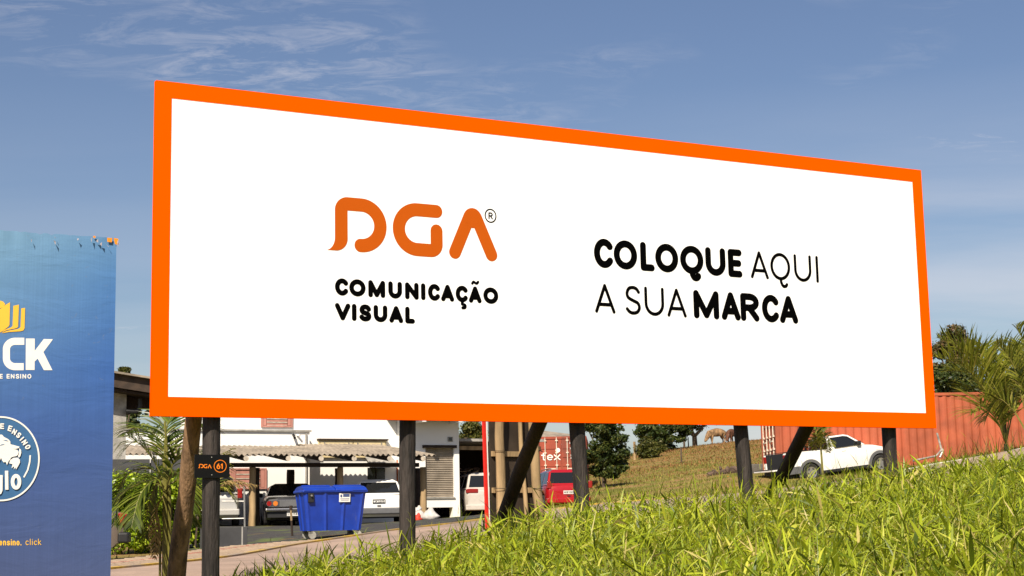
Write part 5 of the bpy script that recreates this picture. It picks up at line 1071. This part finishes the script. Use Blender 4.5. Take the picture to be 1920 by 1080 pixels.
# palms: every frond an object with a rib and leaflets
def frond(parent, org, pts, m, ll=.35, lw=.012, n=34, droop=.5, stemr=.012, start=.18, vee=.6, label=None):
    P = cr(pts, 10); L_ = len(P); mb = MB(); mb.tube(P, list(np.linspace(stemr, stemr*.25, L_)), 5); rib = None
    V = []; Fq = []; k = 0; Ft = []
    for i in range(n):
        t_ = start+(1-start)*i/n; f = t_*(L_-1); a = int(f); p = P[a].lerp(P[min(a+1, L_-1)], f-a); d = (P[min(a+1, L_-1)]-P[max(a-1, 0)]).normalized()
        side = d.cross(Vector((0, 0, 1)));  side = side.normalized() if side.length > .05 else Vector((1, 0, 0)); upv = side.cross(d)
        for s_ in (-1, 1):
            l = ll*(math.sin(PI*min(1, (t_-start)/(1-start)*.86+.14))**.6)*random.uniform(.8, 1.15); w_ = lw*random.uniform(.7, 1.2)
            dr = (side*s_*(.75+random.uniform(-.1, .1))+d*(.75+random.uniform(-.15, .15))+upv*vee*random.uniform(.2, 1)).normalized(); q = [p]; cur = dr.copy()
            for j in range(3): cur = (cur+Vector((0, 0, -droop*(j+1)*.33))).normalized(); q.append(q[-1]+cur*l/3)
            wv = cur.cross(upv); wv = wv.normalized() if wv.length > .05 else d
            ws = (w_*.6, w_, w_*.7, 0)
            for j in range(3): V += [q[j]-wv*ws[j], q[j]+wv*ws[j]]
            V.append(q[3]); Fq += [(k, k+1, k+3, k+2), (k+2, k+3, k+5, k+4)]; Ft.append((k+4, k+5, k+6)); k += 7
    V = np.array([tuple(v) for v in V])-np.array(org); fo_ = npmesh('frond', V, np.array(Fq), np.array(Ft), m, parent); tag(fo_, label)
    r_ = mb.build('rib', M['stem'] if m is not LF['palmdry'] else M['deadleaf'], parent); r_.parent = fo_; return fo_
def palm(name, label, base, fr, stems=(), group=None, **kw):
    t = thing(name, label, 'palm', base, (0, 0, 0), group)
    for st_, r0, r1 in stems: MB().tube(cr(st_, 5), list(np.linspace(r0, r1, (len(st_)-1)*5+1)), 8).build('trunk', M['stem'], t)
    for f in fr:
        k2 = dict(kw); k2.update(f[2] if len(f) > 2 else {}); frond(t, base, f[0], f[1], **k2)
    return t
A = lambda px, py, Y: at(px, py, Y)
# left palm (between the blue sign and the leaning brace)
Y0 = 17.5; b0 = base_at(308, 1085, Y0)
def fl(x0, y0, pts, dY=0, m='palm', **k): return ([A(x0, y0, Y0)]+[A(x, y, Y0+dY*(i+1)/len(pts)) for i, (x, y) in enumerate(pts)], LF[m], k)
fr = [fl(309, 905, [(300, 830), (262, 800), (236, 812)], .5), fl(309, 900, [(310, 820), (320, 785), (345, 770)], .3), fl(311, 900, [(330, 830), (372, 800), (398, 805)], .5),
      fl(310, 915, [(286, 880), (238, 890), (216, 945)], .2), fl(310, 915, [(290, 900), (262, 930), (246, 990)], -.5), fl(311, 910, [(330, 860), (365, 850), (384, 880)], -.2),
      fl(311, 920, [(322, 890), (350, 900), (358, 960)], -.4), fl(309, 920, [(300, 900), (280, 940), (272, 1010)], .3), fl(309, 912, [(270, 905), (228, 930), (214, 985)], -.2),
      fl(310, 925, [(296, 950), (292, 1000), (290, 1050)], -.1, 'palmdry', ll=.16, n=16), fl(308, 905, [(285, 858), (254, 828), (232, 845)], -.1), fl(311, 912, [(338, 900), (352, 925), (362, 985)], .3)]
fr = [(p, LF['areca'] if m_ is LF['palm'] else m_, dict(k_)) for p, m_, k_ in fr]
palm('palm', 'feathery areca palm in front of the hedge left of the leaning timber brace', b0, fr, [([Vector(b0), A(310, 990, Y0), A(309, 900, Y0)], .035, .028), ([Vector(b0)+Vector((.05, 0, 0)), A(318, 960, Y0), A(315, 880, Y0), A(309, 790, Y0)], .025, .012), ([Vector(b0)-Vector((.05, 0, 0)), A(300, 1010, Y0), A(292, 960, Y0)], .016, .01)],
     ll=.40, lw=.012, n=34, droop=.42, stemr=.011, vee=.5)
# hanging dry frond right of the first post
Y1 = 21; b1 = base_at(392, 1060, Y1)
palm('palm', 'drooping yellowed palm frond sticking out behind the numbered post', b1, [([A(390, 960, Y1), A(412, 915, Y1), A(440, 905, Y1), A(482, 910, Y1)], LF['palmdry'], {}), ([A(390, 960, Y1), A(405, 922, Y1), A(425, 920, Y1), A(444, 945, Y1)], LF['palm'], {}), ([A(390, 960, Y1), A(400, 920, Y1), A(410, 870, Y1+.3), A(436, 840, Y1)], LF['palm'], {})],
     [([Vector(b1), A(391, 1000, Y1), A(390, 960, Y1)], .03, .02)], ll=.30, lw=.012, n=26, droop=.7, stemr=.01)
# right palm
Y2 = 42; b2 = base_at(1886, 838, Y2)
def f2(pts, dY=0, m='palmbright', **k): return ([A(1886, 832, Y2)]+[A(x, y, Y2+dY*(i+1)/len(pts)) for i, (x, y) in enumerate(pts)], LF[m], k)
palm('palm', 'large arching palm in front of the red container right of the billboard', b2,
     [f2([(1862, 740), (1818, 665), (1756, 632)], .5), f2([(1866, 760), (1810, 690), (1752, 668)], -.6), f2([(1870, 750), (1840, 680), (1795, 650)], -.8), f2([(1872, 770), (1838, 730), (1795, 735)], .6), f2([(1888, 750), (1905, 690), (1925, 640)], .3), f2([(1882, 750), (1870, 700), (1872, 665)], .8),
      f2([(1895, 770), (1920, 710), (1945, 680)], -.6), f2([(1870, 790), (1845, 762), (1818, 775)], -.9), f2([(1875, 745), (1850, 690), (1842, 645)], .2), f2([(1900, 770), (1915, 740), (1945, 750)], .8), f2([(1868, 770), (1830, 705), (1775, 695)], .1)],
     [([Vector(b2), A(1886, 832, Y2)], .07, .06)], ll=1.15, lw=.021, n=44, droop=.22, stemr=.022, start=.22, vee=.9)
b3 = base_at(1935, 835, 40)
palm('palm', 'second palm leaning in from the right edge of the photo', b3, [([A(1935, 830, 40), A(1915, 740, 40), A(1898, 680, 40), A(1868, 640, 40)], LF['palm'], {}), ([A(1935, 830, 40), A(1925, 730, 40), A(1925, 660, 40), A(1905, 610, 40)], LF['palm'], {}), ([A(1935, 830, 40), A(1900, 770, 40.4), A(1870, 750, 40.5), A(1846, 790, 40.5)], LF['palm'], {}), ([A(1935, 830, 40), A(1955, 720, 40), A(1990, 670, 40)], LF['palm'], {}), ([A(1935, 830, 40), A(1940, 720, 41), A(1950, 640, 42)], LF['palm'], {})],
     [([Vector(b3), A(1935, 830, 40)], .1, .09)], ll=1.0, lw=.022, n=50, droop=.25, stemr=.028, start=.3, vee=.8)
# small palm before the pickup
Y4 = 44; b4 = base_at(1543, 892, Y4); f4 = lambda pts: ([A(1539, 838, Y4)]+[A(x, y, Y4+random.uniform(-.3, .3)) for x, y in pts], LF['palm'], {})
palm('palm', 'young thin stemmed palm growing in front of the white pickup bed', b4, [f4([(1532, 812), (1524, 800)]), f4([(1545, 810), (1552, 798)]), f4([(1525, 822), (1519, 835)]), f4([(1552, 822), (1560, 838)]), f4([(1538, 805), (1536, 790)]), f4([(1530, 825), (1527, 845)]), f4([(1548, 828), (1553, 848)]), f4([(1530, 815), (1520, 816)]), f4([(1548, 816), (1558, 818)])],
     [([Vector(b4), A(1541, 865, Y4), A(1539, 838, Y4)], .035, .025)], ll=.30, lw=.014, n=20, droop=.4, stemr=.012)
# ------------------------------------------------------------------ cattle
def cow(label, base, yaw, sc, m, group='cattle grazing on the hill'):
    t = thing('cow', label, 'cow', base, (0, 0, yaw), group); t.scale = (sc,)*3
    J = [(-.62, 0, 1.14, .27, .30), (-.25, 0, 1.08, .31, .34), (.15, 0, 1.06, .32, .36), (.55, 0, 1.10, .25, .32), (.82, 0, .98, .17, .24), (1.05, 0, .66, .12, .17), (1.2, 0, .38, .12, .13), (1.34, 0, .18, .07, .08)]
    E_ = [(i, i+1) for i in range(7)]
    def add(p, r_, par): J.append(tuple(p)+(r_, r_)); E_.append((par, len(J)-1)); return len(J)-1
    for s_ in (-1, 1):
        k_ = add((-.66, s_*.17, .92), .17, 0); k_ = add((-.55, s_*.19, .68), .10, k_); k_ = add((-.76, s_*.18, .44), .055, k_); k_ = add((-.70+.06*s_, s_*.18, .10), .045, k_); add((-.66+.06*s_, s_*.18, .03), .055, k_)
        k_ = add((.56, s_*.15, .82), .12, 3); k_ = add((.56+.05*s_, s_*.16, .46), .065, k_); k_ = add((.54+.10*s_, s_*.16, .12), .042, k_); add((.57+.10*s_, s_*.16, .03), .055, k_)
        add((1.12, s_*.20, .56), .035, 5)
    k_ = add((-.88, 0, 1.2), .05, 0); k_ = add((-.95, 0, .8), .025, k_); add((-.93, 0, .48), .04, k_)
    me = bpy.data.meshes.new('body'); me.from_pydata([j[:3] for j in J], E_, []); me.materials.append(m); o = bpy.data.objects.new('body', me); C.objects.link(o); o.parent = t
    sk_ = o.modifiers.new('skin', 'SKIN'); sk_.use_smooth_shade = True; sv = me.skin_vertices[0].data
    for i, j in enumerate(J): sv[i].radius = (j[3]*1.28, j[4]*1.22)
    sv[0].use_root = True; sb = o.modifiers.new('sub', 'SUBSURF'); sb.levels = 2; sb.render_levels = 2
    for s_ in (-1, 1): MB().tube([(1.09, s_*.08, .70), (1.13, s_*.16, .78), (1.16, s_*.17, .86)], [.03, .02, .006], 6).build('horn', M['rod'], t, world=False)
    return t
cow('light tan cow grazing head down on the hill crest', base_at(1345, 836, 127), math.radians(180+26), .88, M['hide1']); cow('dark brown cow standing behind the tan one on the hill', base_at(1372, 832, 131), math.radians(180+62), .86, M['hide2'])
# ------------------------------------------------------------------ small things on the hill and along the road
for i, (px, y0_, y1_, Y, lab) in enumerate(((1190, 828, 854, 112, 'pale fence post in front of the spreading hill tree'), (1142, 843, 872, 90, 'thin fence post beside the dark tree at the foot of the hill'), (1278, 838, 878, 96, 'tall grey fence post in the middle of the pasture'), (1291, 824, 842, 124, 'far thin fence post left of the cows'), (1283, 800, 838, 126, 'dark gate post under the forked hill tree'))):
    T = at(px, y0_, Y); B = base_at(px, y1_, Y); t = thing('fence_post', lab, 'fence post', B, group='fence posts on the pasture'); r0 = (.10, .07, .055, .05, .09)[i]
    P_, R_ = logpts((B[0], B[1], B[2]-.2), (B[0], B[1], max(T.z, B[2]+.8)), r0, r0*.9, 5, .02, 70+i); MB().tube(P_, R_, 7).build('post', M['wood' if i < 2 else 'bark'], t)
rr = random.Random(31); rlab = ('largest', 'flat leaning', 'small rounded', 'pale angular', 'low dark', 'topmost', 'rightmost pale', 'leftmost broken', 'middle wedge shaped', 'buried', 'split', 'front chipped')
for i in range(12):
    px = (1352, 1340, 1334, 1368, 1358, 1350, 1378, 1331, 1345, 1363, 1372, 1354)[i]; py = (884, 888, 893, 886, 893, 878, 888, 894, 891, 881, 892, 895)[i]; v = at(px, py, 70); z = gz(v.x, v.y); s_ = rr.uniform(.09, .17)*(1.3 if i in (0, 3, 6) else 1)
    mb = MB().ball((0, 0, 0), (s_*1.3, s_, s_*.8), 7, 5); mb.v = [tuple(c_*(1+rr.uniform(-.25, .25)) for c_ in p) for p in mb.v]; o = mb.build('rubble_stone', M['stone']); o.location = (v.x, v.y, max(v.z, z+s_*.3)); o.rotation_euler = (rr.uniform(0, 3), rr.uniform(0, 3), rr.uniform(0, 3))
    tag(o, rlab[i]+' stone in the rubble heap on the pasture', 'stone', 'stones of the rubble heap')
v = at(1365, 901, 66); o = MB().ball((0, 0, 0), (.09, .06, .07), 7, 5).build('litter', M['litter']); o.location = (v.x, v.y, gz(v.x, v.y)+.06); tag(o, 'scrap of orange litter on the grass below the rubble heap', 'litter')
lw2 = at(1418, 885, 57); t = thing('retaining_wall', 'short weathered concrete wall at the door end of the long container', 'wall', (lw2.x, lw2.y, gz(lw2.x, lw2.y))); WP = Plane((lw2.x, lw2.y, 0), .03); a0, z1_ = WP.hit(1406, 870); a1, z0_ = WP.hit(1462, 906); MB().pbox(WP, a0, a1, z0_-.5, z1_, -.2, 0).build('wall_face', M['oldconcrete'], t, bevel=.02)
# broken pipe
t = thing('broken_pipe', 'weathered white pipe bent over against the red container', 'pipe', base_at(1768, 862, 50.5)); MB().tube([at(1757, 812, 50.6), at(1765, 842, 50.5)], .035, 8).build('upright_piece', M['pipe'], t); MB().tube([at(1767, 842, 50.5), at(1755, 855, 50.3), at(1712, 864, 50)], .032, 8).build('fallen_piece', M['pipe'], t); MB().ball(at(1766, 845, 50.5), .07, 8, 6).build('joint', M['pipe'], t)
MB().tube([at(1768, 845, 50.5), at(1762, 858, 50.4)], .035, 6).build('strut', M['steel'], t)
# whitewashed kerb on the right
kb = thing('whitewashed_kerb', 'pale kerb of long stones climbing to the right below the red container', 'kerb', base_at(1700, 884, 39.5)); pts = [at(x, y, 41+i*.0) for i, (x, y) in enumerate(((1690, 884), (1722, 877), (1755, 871), (1788, 866), (1821, 861), (1853, 855), (1886, 849), (1919, 842), (1952, 836)))]
for a, b_ in zip(pts, pts[1:]):
    d = (b_-a)*.97; MB().beam(a-Vector((0, 0, .03)), a+d-Vector((0, 0, .03)), .16, .14).build('kerb_stone', M['kerb'], kb, bevel=.015)
# stake, sacks
t = thing('wooden_stake', 'pale wooden stake with a darker foot standing in the gravel before the black coupe', 'stake', base_at(547, 1003, 37)); MB().tube([at(545.5, 951, 37), at(546.5, 976, 37)], [.022, .026], 8).build('upper_shaft', M['wood'], t); MB().tube([at(546.5, 976, 37), at(548, 1006, 37)], [.024, .026], 8).build('lower_shaft', M['darkwood'], t)
MB().tube([at(545.3, 948, 37), at(545.5, 956, 37)], .036, 8).build('head', M['darkwood'], t)
for (px, py, Y, s_, m_, lab) in ((806, 968, 49.8, .24, 'sack', 'large white rubbish sack right of the carport corner post'), (784, 970, 50, .19, 'sack', 'white rubbish sack left of the carport corner post'), (783, 972, 49.4, .13, 'redsack', 'crumpled red bag among the white sacks'), (784, 957, 50.2, .12, 'sack', 'small white sack on top of the left sack')):
    v = at(px, py, Y); rr = random.Random(px+py); mb = MB().ball((0, 0, 0), (s_, s_*.8, s_*.95), 12, 9); mb.v = [(x*(1.1+.3*math.sin(4*z/s_+px)+rr.uniform(-.12, .12)), y*(1+.25*math.cos(3*x/s_)), z*(.8+.2*math.sin(5*x/s_))+.45*s_*max(0, z/s_)**6+rr.uniform(-.03, .03)) for x, y, z in mb.v]
    o = mb.build('rubbish_sack', M[m_], smooth=True); o.location = (v.x, v.y, max(v.z, gz(v.x, v.y)+s_*.5)); tag(o, lab, 'sack', 'rubbish sacks by the carport post')
# ------------------------------------------------------------------ grasses
FE = np.array([(p.x, p.y) for p in far_edge])
def edge_dist(x, y):
    """signed distance to the far road edge, negative on the camera side"""
    d = np.full(len(x), 1e9); sg = np.zeros(len(x))
    for a, b_ in zip(FE, FE[1:]):
        ab = b_-a; t_ = np.clip(((x-a[0])*ab[0]+(y-a[1])*ab[1])/(ab@ab), 0, 1); qx, qy = x-a[0]-t_*ab[0], y-a[1]-t_*ab[1]; dd = np.hypot(qx, qy); c_ = ab[0]*qy-ab[1]*qx
        m_ = dd < d; d[m_] = dd[m_]; sg[m_] = np.sign(c_[m_])
    return d*sg
def blades(px_, py_, pz_, az, tilt, length, width, curl, segs=3, twist=None):
    """curved tapering blades; returns V, F4, F3"""
    n = len(px_); P = np.stack([px_, py_, pz_], 1); dh = np.stack([np.cos(az), np.sin(az), np.zeros(n)], 1); side = np.stack([-np.sin(az), np.cos(az), np.zeros(n)], 1)
    if twist is not None: side = side*np.cos(twist)[:, None]+np.array([0, 0, 1.])*np.sin(twist)[:, None]
    th = tilt.copy(); V = []; prof = {3: (.55, 1., .75), 2: (.7, 1.), 4: (.5, .95, 1, .6)}[segs]
    for j in range(segs):
        w_ = (width*prof[j]/2)[:, None]; V += [P-side*w_, P+side*w_]; st_ = (length/segs)[:, None]
        P = P+(dh*np.sin(th)[:, None]+np.array([0, 0, 1.])*np.cos(th)[:, None])*st_; th = th+curl/segs
    V.append(P); k_ = 2*segs+1; V = np.stack(V, 1).reshape(-1, 3); b_ = np.arange(n)[:, None]*k_
    F4 = np.concatenate([b_+np.array([2*j, 2*j+1, 2*j+3, 2*j+2]) for j in range(segs-1)], 0); F3 = b_+np.array([2*segs-2, 2*segs-1, 2*segs]); return V, F4, F3
def merge(L):
    V = []; A4 = []; A3 = []; k_ = 0
    for v, a, b_ in L: V.append(v); A4.append(a+k_); A3.append(b_+k_); k_ += len(v)
    return np.concatenate(V), np.concatenate(A4), np.concatenate(A3)
def scatter(n, y0_, y1_, m0=.36, mx=1.6):
    y = np.sqrt(rng.random(n)*(y1_**2-y0_**2)+y0_**2); x = (rng.random(n)*2-1)*(m0*y+mx); return x, y
def val(x, y, f, s=0): return (np.sin(x*f+s)+np.sin(y*f*1.3+s*2.1)+np.sin((x+y)*f*.7+s)+np.sin((x-y*.8)*f*1.9+s*.7))/4
# tall bank grass: stems carrying long leaves
x, y = scatter(22000, 4.2, 27); ed = edge_dist(x, y); keep = (ed < -5.7); x, y = x[keep], y[keep]; z = ground(x, y)
sx0 = x/y
dens = np.clip(1.0-.75*(y > 21.5), 0, 1)*np.where(sx0 < -.19, .35, 1); kp = rng.random(len(x)) < dens; x, y, z = x[kp], y[kp], z[kp]; n = len(x)
hgt = (.34+.20*rng.random(n)+.09*val(x, y, 1.7)); hgt *= np.clip(1+(x/y+.0)*4.2, .36, 1); hgt *= np.where(y < 7, .85, 1); hgt = np.where(y > 21.5, hgt*.55, hgt)
az0 = rng.random(n)*2*PI; lean = rng.random(n)**1.3*.85; parts = []
cs, sn = np.cos(az0), np.sin(az0)
parts.append(blades(x, y, z, az0, lean*.6, hgt*1.02, np.full(n, .0075), lean, 2))
for j in range(7):
    f = .15+.85*(j+rng.random(n))/7; hx = hgt*f; px_, py_, pz_ = x+cs*np.sin(lean*.8)*hx, y+sn*np.sin(lean*.8)*hx, z+hx*np.cos(lean*.8)*.98
    L_ = (.10+.17*rng.random(n)**1.2)*(1.1-.2*f); parts.append(blades(px_, py_, pz_, rng.random(n)*2*PI, .35+1.05*rng.random(n), L_, .008+.014*rng.random(n)**1.5, .0+.7*rng.random(n)**2, 3, (rng.random(n)-.5)*2.8))
# larger arching leaves
x2, y2 = scatter(3600, 4.6, 20.5); ed = edge_dist(x2, y2); kp = (ed < -5.7) & (x2/y2 > -.2); x2, y2 = x2[kp], y2[kp]; n2 = len(x2); z2 = ground(x2, y2)+(.26+.17*rng.random(n2))*np.clip(1+x2/y2*4.2, .36, 1)
parts.append(blades(x2, y2, z2, rng.random(n2)*2*PI, .2+1.2*rng.random(n2), .18+.20*rng.random(n2), .015+.019*rng.random(n2)**1.5, .05+.8*rng.random(n2), 4, (rng.random(n2)-.5)*1.8))
# seed stalks standing above the rest, with side panicles
x3, y3 = scatter(1500, 6, 21); ed = edge_dist(x3, y3); kp = (ed < -5.7) & (x3/y3 > -.19); x3, y3 = x3[kp], y3[kp]; n3 = len(x3); sc3 = np.clip(1+x3/y3*4.2, .4, 1); z3 = ground(x3, y3)+.05; a3 = rng.random(n3)*2*PI; l3 = .02+.5*rng.random(n3)**2*0+.50+.34*rng.random(n3)**2; l3 = l3*sc3; t3 = .05+.3*rng.random(n3)
parts.append(blades(x3, y3, z3, a3, t3, l3, np.full(n3, .006), np.full(n3, .15), 2))
for j in range(4):
    f = l3*(.6+.1*j); parts.append(blades(x3+np.cos(a3)*np.sin(t3)*f, y3+np.sin(a3)*np.sin(t3)*f, z3+np.cos(t3)*f, rng.random(n3)*2*PI, .4+.5*rng.random(n3), .10+.14*rng.random(n3)*(j < 2), np.full(n3, .0035)+.009*(j < 2), .3+rng.random(n3)*.5, 2))
V, F4, F3 = merge(parts); tag(npmesh('bank_grass', V, F4, F3, LF['grass']), 'tall bright green grass covering the bank in front of the billboard', 'grass', kind='stuff')
# short turf: beyond the road, up the hill, and along verges
parts = []
x, y = scatter(80000, 30, 92, .36, 3); ed = edge_dist(x, y); sx = x/y
kp = ((ed > .3) & (sx > .02)) | ((ed > .3) & (sx > .06)); kp &= ~((y > 54.4) & (y < 57.5) & (x > 7.6)); x, y = x[kp], y[kp]; z = ground(x, y); n = len(x)
parts.append(blades(x, y, z-.01, rng.random(n)*2*PI, .1+.6*rng.random(n), (.05+.09*rng.random(n))*(1+.8*np.clip(val(x, y, .9, 1), 0, 1)), .012+.02*rng.random(n), rng.random(n), 2))
x, y = scatter(2600, 4, 44, .36, 3); ed = edge_dist(x, y); kp = (np.abs(ed+5.6) < .5) | ((ed > 2.7) & (ed < 3.3) & (x/y < -.1)) | ((np.abs(ed-.32) < .22) & (x/y > -.12)) ; x, y = x[kp], y[kp]; z = ground(x, y); n = len(x)
parts.append(blades(x, y, z, rng.random(n)*2*PI, .1+.6*rng.random(n), .08+.12*rng.random(n), .012+.02*rng.random(n), rng.random(n), 2))
V, F4, F3 = merge(parts); tag(npmesh('verge_grass', V, F4, F3, LF['verge']), 'short patchy grass beyond the road around the pickup', 'grass', kind='stuff')
x, y = scatter(90000, 70, 140, .30, 2); kp = (x/y > -.02) & (x/y < .19) & (rng.random(90000) < np.clip((y-66+14*val(x, y, .22, 5))/30, 0, 1)); x, y = x[kp], y[kp]; z = ground(x, y); n = len(x)
V, F4, F3 = merge([blades(x, y, z-.02, rng.random(n)*2*PI, .1+.6*rng.random(n), (.08+.12*rng.random(n))*(1+.9*np.clip(val(x, y, .35, 2), -.4, 1)), .02+.03*rng.random(n), rng.random(n), 2)])
tag(npmesh('hill_grass', V, F4, F3, LF['hill']), 'dry brownish pasture grass on the hill with the cows', 'grass', kind='stuff')
# weeds against the container wall and dark weeds round the bin
parts = []
x = 14.2+3.6*rng.random(260); y = 51.5+1.6*rng.random(260); z = ground(x, y); parts.append(blades(x, y, z, rng.random(260)*2*PI, .05+.35*rng.random(260), .4+.7*rng.random(260)**2, np.full(260, .03), .2+.5*rng.random(260), 3))
V, F4, F3 = merge(parts); tag(npmesh('weeds', V, F4, F3, LF['hill']), 'dry weeds standing against the long red container', 'weeds', kind='stuff')
